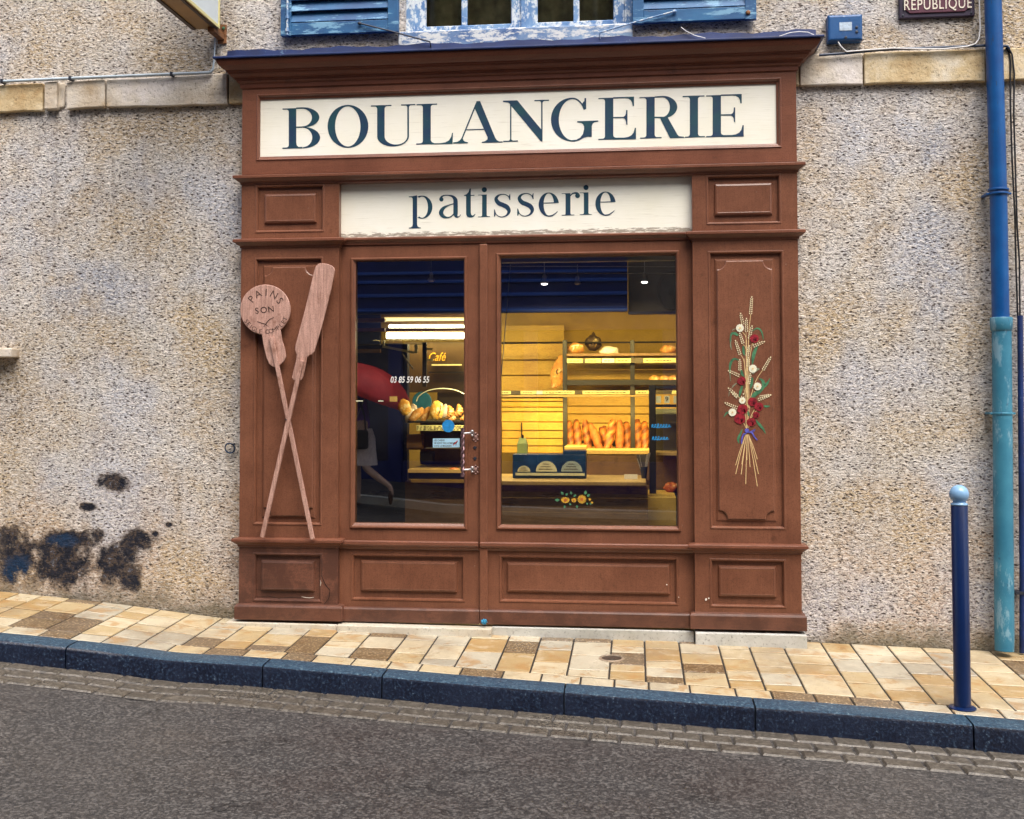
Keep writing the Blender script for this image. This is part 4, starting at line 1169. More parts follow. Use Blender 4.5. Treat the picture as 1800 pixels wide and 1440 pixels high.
# sunflowers and blue handwriting on the window glass
g1=Glyph(lambda x,y:(880+x/6.667,780+y/6.667),YG-.001)
m=MB()
def petals(g,cx,cy,r,n,ri=.35,sq=1.0):
    for i in range(n):
        a=2*math.pi*i/n+.2;b=math.pi/n*.75
        g.poly([(cx+r*ri*math.cos(a-b),cy+sq*r*ri*math.sin(a-b)),(cx+r*.8*math.cos(a-b*.7),cy+sq*r*.8*math.sin(a-b*.7)),(cx+r*math.cos(a),cy+sq*r*math.sin(a)),(cx+r*.8*math.cos(a+b*.7),cy+sq*r*.8*math.sin(a+b*.7)),(cx+r*ri*math.cos(a+b),cy+sq*r*ri*math.sin(a+b))])
SUNC=simple('sunflower_centre',(.35,.10,.02),.5,.2,60,0,0);MARK=simple('blue_marker',(.02,.28,.62),.4,.3,60,0,0)
for i_l,(x,y,dx,dy) in enumerate(((735,600,-30,-40),(760,610,30,-30),(830,600,-10,-45),(850,620,40,-20),(990,600,10,-55),(1010,620,40,-30),(690,660,-60,0),(750,720,0,40),(800,700,30,20),(890,720,10,40),(1010,690,10,30),(1040,700,40,5))):
    gl_=Glyph(g1.tr,YG-.0004-.00002*i_l)
    gl_.poly([(x,y),(x+dx*.4-dy*.35,y+dy*.4+dx*.35),(x+dx,y+dy),(x+dx*.4+dy*.35,y+dy*.4-dx*.35)])
    gl_.m.build('sunflower_leaf_decal',G_LEAF,win_,fix=False)
for (cx_,cy_,r_,n_,q_,rc) in ((758,662,56,14,.7,20),(952,652,56,16,1,20),(858,664,32,9,.9,10),(1046,655,18,7,1,0),(1072,690,15,7,1,0)):
    g1=Glyph(g1.tr,YG-.001);petals(g1,cx_,cy_,r_,n_,sq=q_);g1.disc(cx_,cy_,r_*.4,10,r_*.4*q_);o=g1.m.build('sunflower_decal',SUNY,win_,fix=False)
    if rc: g2=Glyph(g1.tr,YG-.0022);g2.disc(cx_,cy_,rc,12);g2.m.build('sunflower_centre_decal',SUNC,win_,fix=False)
random.seed(11)
for (y0,n,xs) in ((400,7,90),(525,6,95)):
    g3=Glyph(lambda x,y:(1130+x/5.757,680+y/5.76),YG-.001)
    for i in range(n):
        x=xs+i*28;h_=random.uniform(18,42)
        g3.rib([(x,y0+h_*.5,5),(x+6,y0-h_*.6,6),(x+16,y0-h_*.4,5),(x+8,y0+4,5),(x+20,y0+h_*.4,6),(x+28,y0,4)],4)
    g3.m.build('blue_handwriting',MARK,win_,fix=False)
m=MB();A=P(897,465,YI+.04);B=P(881,660,YI+.04)
m.tube([(A[0],YI+.045,A[1]),(B[0],YI+.045,B[1])],.0028,6);m.build('blind_cord',CABLEW,win_)

# bouquet painted on the right pilaster panel -----------------------------
YQ=YP-.0009
T7=lambda x,y:(1260+x/7.2,500+y/7.2);T8=lambda x,y:(1260+x/7.575,690+y/7.575)
def t78(p): # crop 8 -> crop 7 frame
    X,Y=T8(*p);return ((X-1260)*7.2,(Y-500)*7.2)
ic=[0]
def item(name,mat,Y,fn):
    ic[0]+=1;g=Glyph(T7,Y-.00003*(ic[0]%9));fn(g);o=g.m.build(name,mat,PR,fix=False);return o
gs=Glyph(T7,YQ)
for pts in ([(430,375,7),(410,560,8),(395,900,9),(390,1300,10),(400,1560,10)],[(370,600,6),(372,900,8),(380,1300,9),(395,1560,9)],[(320,600,6),(372,690,7),(378,1000,7)],[(335,760,6),(372,830,7),(384,1100,7)],[(450,750,6),(415,950,8),(405,1250,8),(410,1500,9)],[(300,890,6),(340,960,7),(370,1150,8)],[(345,940,9),(365,1200,10),(390,1550,10)],[(580,1085,6),(500,1210,7),(430,1420,8),(410,1560,9)],[(440,760,6),(480,740,6),(540,715,6)],[(270,1160,5),(330,1210,6)],[(260,1410,6),(330,1480,7)],[(480,1350,6),(420,1500,8)],[(345,1330,7),(375,1480,9),(395,1600,12)],[(360,1310,9),(390,1500,11)]):
    gs.rib(pts,6)
for x1,y1 in ((250,970),(252,1085),(333,955),(325,1090),(385,1220),(443,995),(555,1085),(540,1250),(540,890),(400,900)):
    x0=405+(x1-400)*.12;a=t78((x0,560));c=t78(((x0+x1)/2+(x1-400)*.02,(560+y1)/2-10));b=t78((x1,y1));gs.rib([(*a,7),(*c,8),(*b,9)],5)
for pts in ([(400,180),(405,330),(400,470)],[(440,190),(420,330),(405,470)],[(380,150),(385,330),(398,480)],[(500,230),(450,330),(420,470)],[(530,240),(470,320),(430,460)],[(360,410),(385,460),(400,500)]):
    gs.rib([(*t78(p),8) for p in pts],5)
gs.m.build('painted_stalks',G_STRAW,PR,fix=False)
for pts in ([(270,645,26),(225,620,36),(185,630,26),(172,720,16),(188,830,4)],[(455,590,8),(500,558,18),(545,570,20),(575,620,16),(588,700,8)],[(525,760,12),(480,850,44),(460,930,40),(450,1010,12)],[(275,955,16),(215,945,26),(175,1000,34),(165,1100,16),(175,1225,4)],[(335,780,20),(340,850,34),(350,900,10)],[(310,1080,20),(320,1130,36),(345,1165,8)],[(535,1190,12),(580,1220,36),(600,1280,44),(640,1250,30),(675,1185,5)],[(595,1290,40),(540,1350,46),(470,1390,34),(440,1430,10)],[(450,1180,24),(440,1260,34),(425,1320,10)],[(320,1290,26),(300,1360,34),(285,1430,8)]): item('painted_leaf',G_LEAF,YQ-.001,lambda g:g.rib(pts,6))
for pts in ([(90,330,4),(130,275,22),(160,262,20)],[(620,180,10),(665,185,30),(710,180,4)],[(520,365,10),(570,430,34),(620,490,26),(650,550,4)],[(340,490,10),(310,560,26),(285,620,34),(295,680,8)],[(470,80,20),(520,30,34),(580,0,14)],[(415,250,12),(420,280,28),(430,320,8)]): item('painted_leaf',G_LEAF,YQ-.001,lambda g:g.rib([(*t78(p[:2]),p[2]) for p in pts],6))
for pts in ([(185,700,6),(172,770,10),(188,830,4)],[(240,560,6),(205,575,10),(190,590,3)],[(250,1250,10),(205,1290,16),(190,1320,4)],[(160,1360,12),(150,1420,4)],[(165,1120,8),(172,1225,4)],[(450,1130,26),(500,1080,40),(540,1070,14)]): item('painted_leaf',G_LEAFG,YQ-.0016,lambda g:g.rib(pts,6))
def ear(ge,x0,y0,x1,y1,w=13,n=None):
    L=math.hypot(x1-x0,y1-y0);n=n or int(L/24);ux,uy=(x1-x0)/L,(y1-y0)/L
    for i in range(n+1):
        t=i/n;cx,cy=x0+(x1-x0)*t,y0+(y1-y0)*t
        for sgn in (-1,1):
            if i==n: sgn*=.1
            ww=w*(1-.25*t);gx=cx-uy*ww*sgn;gy=cy+ux*ww*sgn
            dx,dy=ux-uy*.55*(1 if sgn>0 else -1),uy+ux*.55*(1 if sgn>0 else -1);l=math.hypot(dx,dy);dx/=l;dy/=l
            g_=14;h_=6.4
            ge.poly([(gx-dx*g_,gy-dy*g_),(gx-dy*h_,gy+dx*h_),(gx+dx*g_,gy+dy*g_),(gx+dy*h_,gy-dx*h_)])
EARS=[(428,368,443,160),(330,500,302,370),(375,590,375,435),(330,740,292,620),(292,880,238,715),(412,680,445,530),(385,900,412,780),(470,780,600,725),(292,1080,292,955),(395,1030,398,930),(275,1150,150,1095),(590,1075,680,925),(405,1250,425,1130),(255,1410,150,1315),(550,1425,675,1400)]
for e in (((270,205),(115,140)),((560,95),(715,35)),((345,60),(355,20)),((270,60),(200,0))):
    EARS.append((*t78(e[0]),*t78(e[1])))
for e in EARS: item('painted_wheat_ear',G_EAR,YQ-.0022,lambda g:ear(g,*e))
def poppy(cx,cy,r):
    def f(gr):
        for i in range(9):
            a=i*2*math.pi/9;q=r*random.uniform(.55,.65);gr.disc(cx+q*math.cos(a)*.85,cy+q*math.sin(a)*.75,r*.48,10)
        gr.disc(cx,cy,r*.7,14)
    item('painted_poppy',G_RED,YQ-.0030,f)
    def f2(gd):
        for i in range(7):
            a=random.uniform(0,6.28);q=r*random.uniform(.2,.8);gd.rib([(cx+q*math.cos(a),cy+q*math.sin(a)*.8,3),(cx+q*.6*math.cos(a+.7),cy+q*.6*math.sin(a+.7)*.8,5),(cx+q*.3*math.cos(a+1),cy+q*.3*math.sin(a+1),3)],4)
    item('painted_poppy_heart',G_REDD,YQ-.0042,f2)
random.seed(5)
poppy(475,685,58);poppy(315,1222,58)
for (x,y,r) in ((475,125,62),(560,190,58),(345,225,70),(305,350,74),(460,395,60),(525,300,44)): a=t78((x,y));poppy(a[0],a[1],r)
def daisy(cx,cy,r):
    def f(gw):
        for i in range(11):
            a=i*2*math.pi/11;gw.disc(cx+r*.68*math.cos(a),cy+r*.68*math.sin(a),r*.34,8)
        gw.disc(cx,cy,r*.6,12)
    item('painted_daisy',G_WHITE,YQ-.0034,f)
    item('painted_daisy_heart',G_STRAW,YQ-.0046,lambda g:g.disc(cx,cy,r*.25,10))
daisy(293,553,50);daisy(456,1068,52);daisy(516,1292,50)
for (x,y,r) in ((340,107,42),(208,265,50)): a=t78((x,y));daisy(a[0],a[1],r)
def bow(gb):
    a=t78((402,508));gb.disc(a[0],a[1],28,14)
    for pts in ([(395,540,12),(350,580,14),(335,640,16),(328,685,12)],[(420,530,12),(470,540,16),(500,590,18),(540,635,14)],[(430,530,12),(480,510,14),(510,490,8),(490,525,6),(440,535,8)],[(385,545,10),(350,560,10),(320,650,8)]): gb.rib([(*t78(p[:2]),p[2]) for p in pts],6)
item('painted_bow',G_BOW,YQ-.0036,bow)

# ------------------------------------------------------------------ bread peels hung on the left pilaster
YL=YP-.050
T6=lambda x,y:(410+x/6.858,450+y/6.858)
def handle(m,p0,p1,Y0,Y1,w):
    A=P(*p0,Y0);B=P(*p1,Y0);dx,dz=B[0]-A[0],B[1]-A[1];l=math.hypot(dx,dz);nx,nz=-dz/l*w,dx/l*w
    m.prism([(A[0]-nx,A[1]-nz),(B[0]-nx,B[1]-nz),(B[0]+nx,B[1]+nz),(A[0]+nx,A[1]+nz)],Y0,Y1)
peel=thing('bread_peel','round headed wooden bread peel carved PAINS SON SEIGLE COMPLET, hung crossed on the left pilaster','bread peel',(P(549,948,YL)[0],YL,P(549,948,YL)[1]))
pts=[]
cx,cy,r=385,648,303
for i in range(33):
    a=R_(62+(360-62-38+38)*0);
for i in range(41):
    a=R_(52)+ (2*math.pi-R_(52)-R_(0)+R_(0)-R_(47)*1)*0
pts=[]
a0,a1=R_(50),R_(360+101)   # image angles (y down): start right of the neck, go round the top
# go from neck-right (angle 52deg below right) counter-clockwise over the top to neck-left (101deg)
for i in range(45):
    a=R_(53)-(R_(360)-(R_(98)-R_(53)))*i/44
    pts.append((cx+r*math.cos(a),cy+r*math.sin(a)))
pts+=[(355,1030),(370,1110),(400,1230),(430,1300),(470,1335),(510,1342),(570,1310),(610,1270),(634,1215),(620,1120),(585,1010)]
m=MB();m.prism([P(*T6(*p),YL) for p in pts],YL,YL+.014);pb=m.build('blade',PEEL,peel,bevel=.004,seg=3)
m=MB();handle(m,T6(455,980),(549,948),YL-.016,YL-.001,.0125);m.build('handle',PEEL,peel,bevel=.0025)
mm=MB()
def arc_text(txt,cx,cy,r,a0,a1,size,flip=False,extra=None):
    n=len(txt)
    for i,ch in enumerate(txt):
        if ch==' ': continue
        a=R_(a0+(a1-a0)*i/(n-1));x=cx+r*math.cos(a);y=cy-r*math.sin(a)
        X,Z=P(*T6(x,y),YL-.0005);rz=(a-math.pi/2) if not flip else (a+math.pi/2)
        vs,fs=text_mesh(ch,size,(X,YL-.0006,Z),None,None,None,extr=.0006,rotz=rz,bold=-.0004);mm.add(vs,fs)
arc_text('PAINS',385,650,205,142,32,.062)
arc_text('SEIGLE',385,650,266,211,257,.036,True)
arc_text('COMPLET',385,650,266,275,336,.036,True)
for ch,x,y,rz in (('S',285,665,.1),('O',368,655,.1),('N',455,645,.15)):
    X,Z=P(*T6(x,y),YL);vs,fs=text_mesh(ch,.052,(X,YL-.0006,Z),None,None,None,extr=.0006,rotz=rz);mm.add(vs,fs)
gk=Glyph(T6,YL-.0012)
gk.rib([(285,790,4),(340,810,9),(385,822,8),(425,852,4)],6);gk.rib([(490,740,4),(440,765,9),(400,810,9),(365,858,4)],6)
mm.add(gk.m.v,gk.m.f)
mm.build('carved_lettering',INK,pb,fix=False)
peel2=thing('bread_peel','long narrow bladed wooden bread peel, hung crossed over the round one','bread peel',(P(460,945,YL)[0],YL-.02,P(460,945,YL)[1]))
pts=[(985,165),(1003,125),(1030,98),(1070,88),(1130,97),(1190,118),(1220,145),(1230,180),(1180,430),(1080,830),(985,1150),(960,1190),(920,1200),(893,1232),(888,1270),(852,1445),(825,1500),(735,1500),(712,1470),(765,1245),(770,1190),(750,1135),(755,1080),(870,650)]
Y2=YL-.004
m=MB();m.prism([P(*T6(*p),Y2) for p in pts],Y2-.012,Y2);m.build('blade',PEEL,peel2,bevel=.004,seg=3)
m=MB();handle(m,T6(822,1262),(460,945),Y2-.030,Y2-.013,.0125);m.build('handle',PEEL,peel2,bevel=.0025)
m=MB();X,Z=P(504,738,YL-.02);m.tube([(X,YP-.002,Z),(X,YL-.04,Z)],.004,8)
m.build('fixing_nail',DKIRON,peel2)
# the peels rest on the sill ledge: small hidden brackets hold the blades off the panel
m=MB()
for p in ((466,545),):
    X,Z=P(*p,YL);m.box(X-.02,X+.02,YL+.013,YP+.02,Z-.02,Z+.02)
m.build('spacer_block',BROWN,peel)
m=MB();X,Z=P(545,560,YL);m.box(X-.015,X+.015,YL-.005,YP+.02,Z-.03,Z+.03);m.build('spacer_block',BROWN,peel2)

# ------------------------------------------------------------------ thresholds
def slab(x0,x1,yf,z0l,z0r,zt_l,zt_r,mat,label):
    m=MB();vs=[(x0,yf,z0l),(x1,yf,z0r),(x1,yf,zt_r),(x0,yf,zt_l),(x0,.4,z0l),(x1,.4,z0r),(x1,.4,zt_r),(x0,.4,zt_l)]
    m.add(vs,[(0,1,2,3),(3,2,6,7),(0,4,5,1),(0,3,7,4),(1,5,6,2),(4,7,6,5)])
    o=m.build('threshold_stone',mat,bevel=.006);tag(o,label,'doorstep')
    return o
slab(-2.42,-1.745,-.150,.05,.05,.164,.160,STEP,'thin pale stone strip under the left pilaster plinth')
slab(-1.742,kx(-.845,-.16),-.165,.03,.02,.163,.157,STEP,'long pale sandstone doorstep under the glazed door')
slab(kx(-.842,-.11),kx(.33,-.11),-.105,.02,0.,.160,.157,STEPG,'long grey stone sill under the display window')
slab(kx(.338,-.16),kx(.965,-.16),-.160,0.,0.,.162,.160,STEPG,'grey white stone block under the right pilaster')

# ------------------------------------------------------------------ wall fittings
def cablepath(pts,Y): return [(P(x,y,Y)[0],Y,P(x,y,Y)[1]) for x,y in pts]
co=thing('conduit_pipe','thin pale conduit running along the stone band left of the cornice','conduit',(-3,-.05,3.45))
pth=[(-80,146.5),(0,143.5),(120,138),(180,135.5),(300,130.5),(366,128),(371,126.5),(374,123),(375,118),(377,95),(378,62)]
m=MB();m.tube(cablepath(pth,-.056),[.0095]*6+[.0085,.0075,.0055,.005,.005],10);m.build('tube',CONDUIT,co,smooth=True)
for x,y in ((4,143),(124,138),(302,130.5)):
    X,Z=P(x,y,-.056);m=MB();m.box(X-.009,X+.009,-.069,-.02,Z-.013,Z+.013);m.build('clip',DKIRON,co,bevel=.003)
# projecting sign
sx,sz=P(383,50,-.14)
sign=thing('projecting_sign','ochre cased projecting sign with pale face and blue letters, above the conduit','sign',(sx,-.1,sz))
SW=.155;y1s,y0s=-.13,-1.25;zs=sz
m=MB();m.box(sx-SW,sx,y0s,y1s,zs,zs+.62);m.build('case',OCHRE,sign,bevel=.006)
m=MB();m.box(sx+.001,sx+.006,y0s+.02,y1s-.022,zs+.018,zs+.60);m.build('face',SIGNW,sign)
m=MB();
for (a,b,c,d) in ((y1s-.02,y1s,zs,zs+.62),(y0s,y0s+.02,zs,zs+.62),(y0s+.02,y1s-.02,zs+.0,zs+.018),(y0s+.02,y1s-.02,zs+.602,zs+.62)): m.box(sx+.001,sx+.009,a,b,c,d)
m.build('face_edge',SIGNY,sign)
m=MB();m.box(sx-SW-.004,sx-SW+.02,y0s,y1s-.02,zs-.008,zs+.002);m.box(sx-.022,sx-.006,y0s,y1s,zs-.008,zs+.002);m.build('bottom_rail',simple('dark_sign_rail',(.06,.035,.02),.5,.2,10,0,.1),sign)
# letters: only their pointed feet reach into the photo
m=MB()
def lp(y,z): return (sx+.0075,y,z)
for k_,yc in enumerate((-.215,-.37,-.53,-.69,-.85,-1.0)):
    zb_=zs+.155
    w=.055
    pts=[(yc-w,zb_+.32),(yc-w+.03,zb_+.32),(yc,zb_+.08),(yc+w-.03,zb_+.32),(yc+w,zb_+.32),(yc+.012,zb_),(yc-.012,zb_)]
    vs=[(sx+.0062,a,b) for a,b in pts]+[(sx+.0085,a,b) for a,b in pts];n=len(pts)
    m.add(vs,[tuple(range(n,2*n)),tuple(range(n-1,-1,-1))]+[(i,(i+1)%n,(i+1)%n+n,i+n) for i in range(n)])
m.build('letters',SIGNB,sign)
m=MB();bxp,bzp=P(390,62,-.02);m.box(bxp-.03,bxp+.025,-.012,.0,bzp-.05,bzp+.07);m.box(sx-.05,sx-.008,y1s-.05,-.01,zs-.03,zs+.0)
m.box(bxp-.045,bxp+.0,-.09,-.012,bzp-.005,bzp+.03)
m.build('wall_bracket',RUST,sign,bevel=.003)
MB().lathe([(.009,0),(.009,.006),(.004,.008)],(bxp+.008,-.0125,bzp+.045),10,Matrix.Rotation(math.pi/2,4,'X')).build('bracket_screw',G_LEAF,sign)
# junction box
jx=P(1485,49,-.05)
jb=thing('junction_box','square blue painted junction box on the wall right of the cornice','junction box',(jx[0],-.03,jx[1]))
A=P(1455,49,-.055);B=P(1516,49,-.055);C_=P(1485,26,-.055);D_=P(1485,72,-.055)
m=MB();rr=(A[0],B[0],D_[1],C_[1])
JB=mat_bluepaint('blue_box_paint',(.006,.045,.16),(.012,.09,.26),(.45,.55,.66),.60,.4)
m.rings([(*rr,.0),(*rr,-.052),(*inset(rr,.006),-.060),(*inset(rr,.014),-.062)]);o=m.build('cover',JB,jb,bevel=.003)
m=MB();q=P(1487,47,-.07);m.prism([(q[0]-.035,q[1]-.02),(q[0]+.035,q[1]-.02),(q[0]+.035,q[1]+.028),(q[0]-.035,q[1]+.028)],-.0642,-.0615);m.build('label_patch',simple('rubbed_patch',(.42,.52,.62),.5,.3,60,0,.1),jb)
m=MB()
for (x,y) in ((1487,66),(1506,48),(1506,56)):
    q=P(x,y,-.064);m.lathe([(.008,0),(.008,.004),(.003,.005)],(q[0],-.0615,q[1]),12,Matrix.Rotation(math.pi/2,4,'X'))
m.build('cover_screw',DKIRON,jb)
# cables right
c=MB();c.tube(cablepath([(1473,74),(1478,82),(1488,91),(1520,88.5),(1570,85),(1620,86),(1660,86),(1700,82),(1715,77),(1721,68),(1723,50),(1722,20),(1721,-20)],-.066),.0042,8)
tag(c.build('white_cable',CABLEW,smooth=True),'thin white cable leading from the blue junction box up beside the street plaque','cable')
c=MB();c.tube(cablepath([(1440,97),(1485,94),(1545,88),(1600,85.5),(1660,83),(1735,80),(1770,81),(1775,86)],-.056),.008,8)
tag(c.build('blue_black_cable',CABLEB,smooth=True),'dark cable lying on the stone band behind the white cable','cable')
c=MB();c.tube(cablepath([(1766,80),(1773,84),(1779,96),(1783,130),(1782,200),(1785,300),(1788,400),(1792,460),(1793,560)],-.045),.0052,8)
c.tube(cablepath([(1768,84),(1774,92),(1776,110),(1776,180),(1779,280),(1784,380),(1786,470),(1789,560)],-.038),.0052,8)
tag(c.build('black_cable_pair',CABLEK,smooth=True),'pair of black cables dropping down the wall right of the drainpipe','cable')
cp_=thing('cable_guard_pipe','thin dark blue guard pipe at the right edge of the photo','pipe',(P(1796,1140,-.04)[0],-.04,.08))
c=MB();c.tube(cablepath([(1793,555),(1795,800),(1797,1000),(1797,1148)],-.045),.016,12);c.build('tube',CABLEB if False else NAVYF,cp_,smooth=True)
q=P(1794,1042,-.05);MB().box(q[0]-.03,q[0]+.02,-.066,-.0,q[1]-.008,q[1]+.008).build('bracket',DKIRON,cp_)
c=MB();c.tube(cablepath([(1197,48),(1206,55),(1222,63),(1240,67.5)],-.05),.003,6);tag(c.build('frayed_wire',CABLEW),'short loose white wire hanging below the right shutter','wire')
c=MB();c.tube(cablepath([(1370,64),(1388,58),(1405,56),(1420,57),(1431,62)],-.07),.003,6);tag(c.build('curved_wire',CABLEW),'curved white wire lying on the right end of the cornice','wire')
# plaque
pl=thing('street_plaque','purple enamel street plaque reading REPUBLIQUE at the top right','street sign',(P(1648,10,-.02)[0],-.02,3.75))
A=P(1581,10,-.03);B=P(1714,10,-.03);zb=P(1648,30,-.03)[1];zt2=zb+.32
rr=(A[0],B[0],zb,zt2)
m=MB();m.rings([(*rr,0.),(*rr,-.022),(*inset(rr,.004),-.026),(*inset(rr,.022),-.026)],cap=True);m.build('backing',PLAQD,pl,bevel=.002)
i_=inset(rr,.026);ch=.03
oct_=[(i_[0]+ch,i_[2]),(i_[1]-ch,i_[2]),(i_[1],i_[2]+ch),(i_[1],i_[3]-ch),(i_[1]-ch,i_[3]),(i_[0]+ch,i_[3]),(i_[0],i_[3]-ch),(i_[0],i_[2]+ch)]
m=MB();m.prism(oct_,-.034,-.025);m.build('enamel_field',PLAQUE,pl,bevel=.003)
q=P(1648,8,-.035);text_mesh('REPUBLIQUE',.088,(q[0],-.0355,q[1]),'plaque_lettering',PLAQL,pl,extr=.0015,sx=.70,spacing=1.12)
m=MB()
for x in (rr[0]+.02,rr[1]-.02):
    for z in (rr[2]+.018,rr[3]-.018): m.lathe([(.006,0),(.006,.003),(.002,.004)],(x,-.0255,z),10,Matrix.Rotation(math.pi/2,4,'X'))
m.build('plaque_screw',DKIRON,pl)
# iron ring
ir=thing('iron_ring','small blue iron ring on the wall left of the shopfront','ring',(P(405,787,-.03)[0],-.02,P(405,787,-.03)[1]))
m=MB();q=P(404,788,-.03);m.tube([(q[0]+.030*math.cos(a),-.03-.008*math.sin(a),q[1]+.030*math.sin(a)) for a in [i*2*math.pi/24 for i in range(25)]],.0042,8,caps=False);m.build('hoop',simple('blue_black_iron',(.02,.05,.11),.4,.3,40,.3,.2),ir,smooth=True)
m=MB();m.tube([(q[0]+.018,0,q[1]+.024),(q[0]+.018,-.045,q[1]+.024)],.006,8);m.build('staple',DKIRON,ir)
# downpipe
dp=thing('drainpipe','blue and turquoise drainpipe running down the wall at the right','drainpipe',(P(1766,1140,-.09)[0],-.09,.08))
def px3(x,y,Y): q=P(x,y,Y);return (q[0],Y,q[1])
m=MB();m.tube([px3(1744,-260,-.09),px3(1745.5,0,-.09),px3(1755,340,-.09),px3(1759,562,-.09)],.0465,24);m.build('upper_pipe',PIPEB,dp,smooth=True)
m=MB();m.tube([px3(1760.5,560,-.09),px3(1762,727,-.09),px3(1765.5,1112,-.09),px3(1765.5,1144,-.098)],[.052,.052,.052,.050],24);m.build('lower_pipe',PIPET,dp,smooth=True)
m=MB();a=px3(1760,560,-.09);b=px3(1760.2,580,-.09)
m.tube([(a[0],a[1],a[2]+.006),a,b,(b[0],b[1],b[2]-.006)],[.057,.060,.058,.053],24);m.build('pipe_collar',PIPET,dp,smooth=True)
for (x,y,mt) in ((1755,334,PIPEB),(1755,341,PIPEB),(1762,727,PIPET)):
    q=px3(x,y,-.09);m=MB();m.tube([(q[0],q[1],q[2]-.006),(q[0],q[1],q[2]+.006)],[.056,.056],24)
    if y!=334: m.box(q[0]-.068,q[0]-.045,-.10,-.0,q[2]-.006,q[2]+.006);m.box(q[0]+.045,q[0]+.068,-.10,-.0,q[2]-.006,q[2]+.006)
    m.build('pipe_bracket',mt,dp,bevel=.002,smooth=True)

# bollard
BY=-1.10
bxl=P(1688,1000,BY);gz=zg(bxl[0],BY)
bo=thing('bollard','slim navy street bollard with a pale ball top','bollard',(bxl[0],BY,gz))
zt_=P(1688,888,BY)[1]
m=MB();m.lathe([(.0385,gz-.02),(.0385,zt_-.003),(.036,zt_)],(bxl[0],BY,0),32);m.build('post',BOLL,bo,smooth=True)
m=MB();zc=P(1688,869,BY)[1];r=.0445
pr=[(.039,zt_+.0),(.040,zt_+.006),(.030,zt_+.012),(.028,zt_+.018)]
for i in range(3,25):
    a=-math.pi/2+math.pi*i/24;pr.append((max(r*math.cos(a),.0005),zc+r*math.sin(a)))
m.lathe(pr,(bxl[0],BY,0),32);m.build('ball_top',BOLLT,bo,smooth='all')
m=MB();m.lathe([(.062,gz+.001),(.060,gz+.006),(.040,gz+.010)],(bxl[0],BY,0),32);m.build('base_collar',BOLL,bo,smooth=True)
# access cover in the pavement
def gpt(px_,py_):
    d=CR*((px_-900)/F)-CU*((py_-CY)/F)+CF;t=4.
    while t<12:
        q=CAM+d*t
        if q.z<zg(q.x,q.y): return q
        t+=.002
q=gpt(1075,1158)
m=MB()
tilt=Matrix.Rotation(math.atan(.04),4,'X')
m.lathe([(.068,-.01),(.068,.0025),(.062,.005),(.052,.0035),(.050,.001),(.046,.001),(.044,.003),(.0,.003)],q,32,tilt)
sc_=thing('stopcock_cover','small round metal stopcock cover set in the paving','access cover',q)
m=MB();m.lathe([(.068,-.01),(.068,.0035),(.064,.006),(.056,.006),(.054,.002),(.054,-.008)],q,32,tilt);m.build('rim',simple('worn_brass_rim',(.42,.33,.24),.35,.2,50,.4,.2,120),sc_,smooth=True)
m=MB();m.lathe([(.053,-.008),(.053,.002),(.046,.003),(.044,.0015),(.020,.0015),(.018,.004),(.001,.004)],q,28,tilt);m.build('lid',simple('dark_cover_lid',(.07,.05,.035),.5,.4,50,.3,.6,120),sc_,smooth=True)
# little blue rag by the door foot and weed at the drain foot
q=P(849,1096,-.17)
m=MB();m.ell((q[0],-.125,q[1]-.0),(.018,.014,.016),fn=lambda d:1+.18*math.sin(9*d.x+4*d.z))
tag(m.build('crumpled_wrapper',simple('blue_plastic',(.02,.20,.36),.4,.4,70,0,.3),smooth=True),'tiny crumpled blue wrapper on the doorstep by the cover strip','litter')

# ------------------------------------------------------------------ interior
def sbox(name,a,mat): return struct(MB().box(*a).build(name,mat))
IX0,IX1,IY1=-3.6,2.6,3.5
sbox('interior_floor',(IX0,IX1,.36,IY1,-.05,.155),FLOORI)
sbox('interior_ceiling',(IX0,IX1,.36,IY1,2.86,2.95),GREYW)
sbox('interior_back_wall',(IX0,IX1,IY1,IY1+.1,.1,2.95),WOODP)
sbox('interior_left_wall',(IX0-.1,IX0,.36,IY1,.1,2.95),NAVYW)
sbox('interior_right_wall',(IX1,IX1+.1,.36,IY1,.1,2.95),GREYW)
sbox('interior_dark_partition',(IX0,P(716,700,1.9)[0],1.9,1.98,.15,P(700,604,1.9)[1]),NAVYW)  # navy sheet added for the dark left part of the shop
sbox('interior_dark_screen',(IX0,P(668,570,3.1)[0],3.1,3.15,.15,2.86),NAVYW)  # second dark sheet, added to hide the yellow back wall there
# grey bulkhead, and a navy board standing in for a reflected blue fascia
bl=thing('reflection_board','deep navy moulded board added inside to stand in for a reflected blue fascia','fascia',(-1,.75,2.3))
YBk=.75
def zP(x,y,Y): return P(x,y,Y)[1]
xR=P(1103,500,YBk)[0];zb=zP(990,549,YBk)
m=MB();m.box(-3.2,xR,YBk,YBk+.05,zb,2.85);m.build('board',NAVYW,bl)
for y,h_ in ((517,.012),(493,.010),(545,.012),(476,.006)):
    z=zP(990,y,YBk-.02);m=MB();m.box(-3.2,xR,YBk-.022,YBk-.001,z-h_,z+h_);m.build('moulding',NAVYL,bl,bevel=.006)
gb_=thing('grey_bulkhead','grey brown plaster boxing beside the navy reflection board, upper right of the window','fascia',(.3,.85,2.3))
zg2=zP(1150,552,.8);MB().box(xR+.004,1.6,.8,.86,zg2,2.85).build('board',GREYW,gb_)
MB().box(xR+.004,1.6,.79,.799,zg2,zg2+.012).build('edge_bead',BLACKM,gb_)
wb=thing('tube_fade_strips','dim brown strips added for the faded tube ends at the left of the door glass','tube_bar',(-2.,1.85,2.))
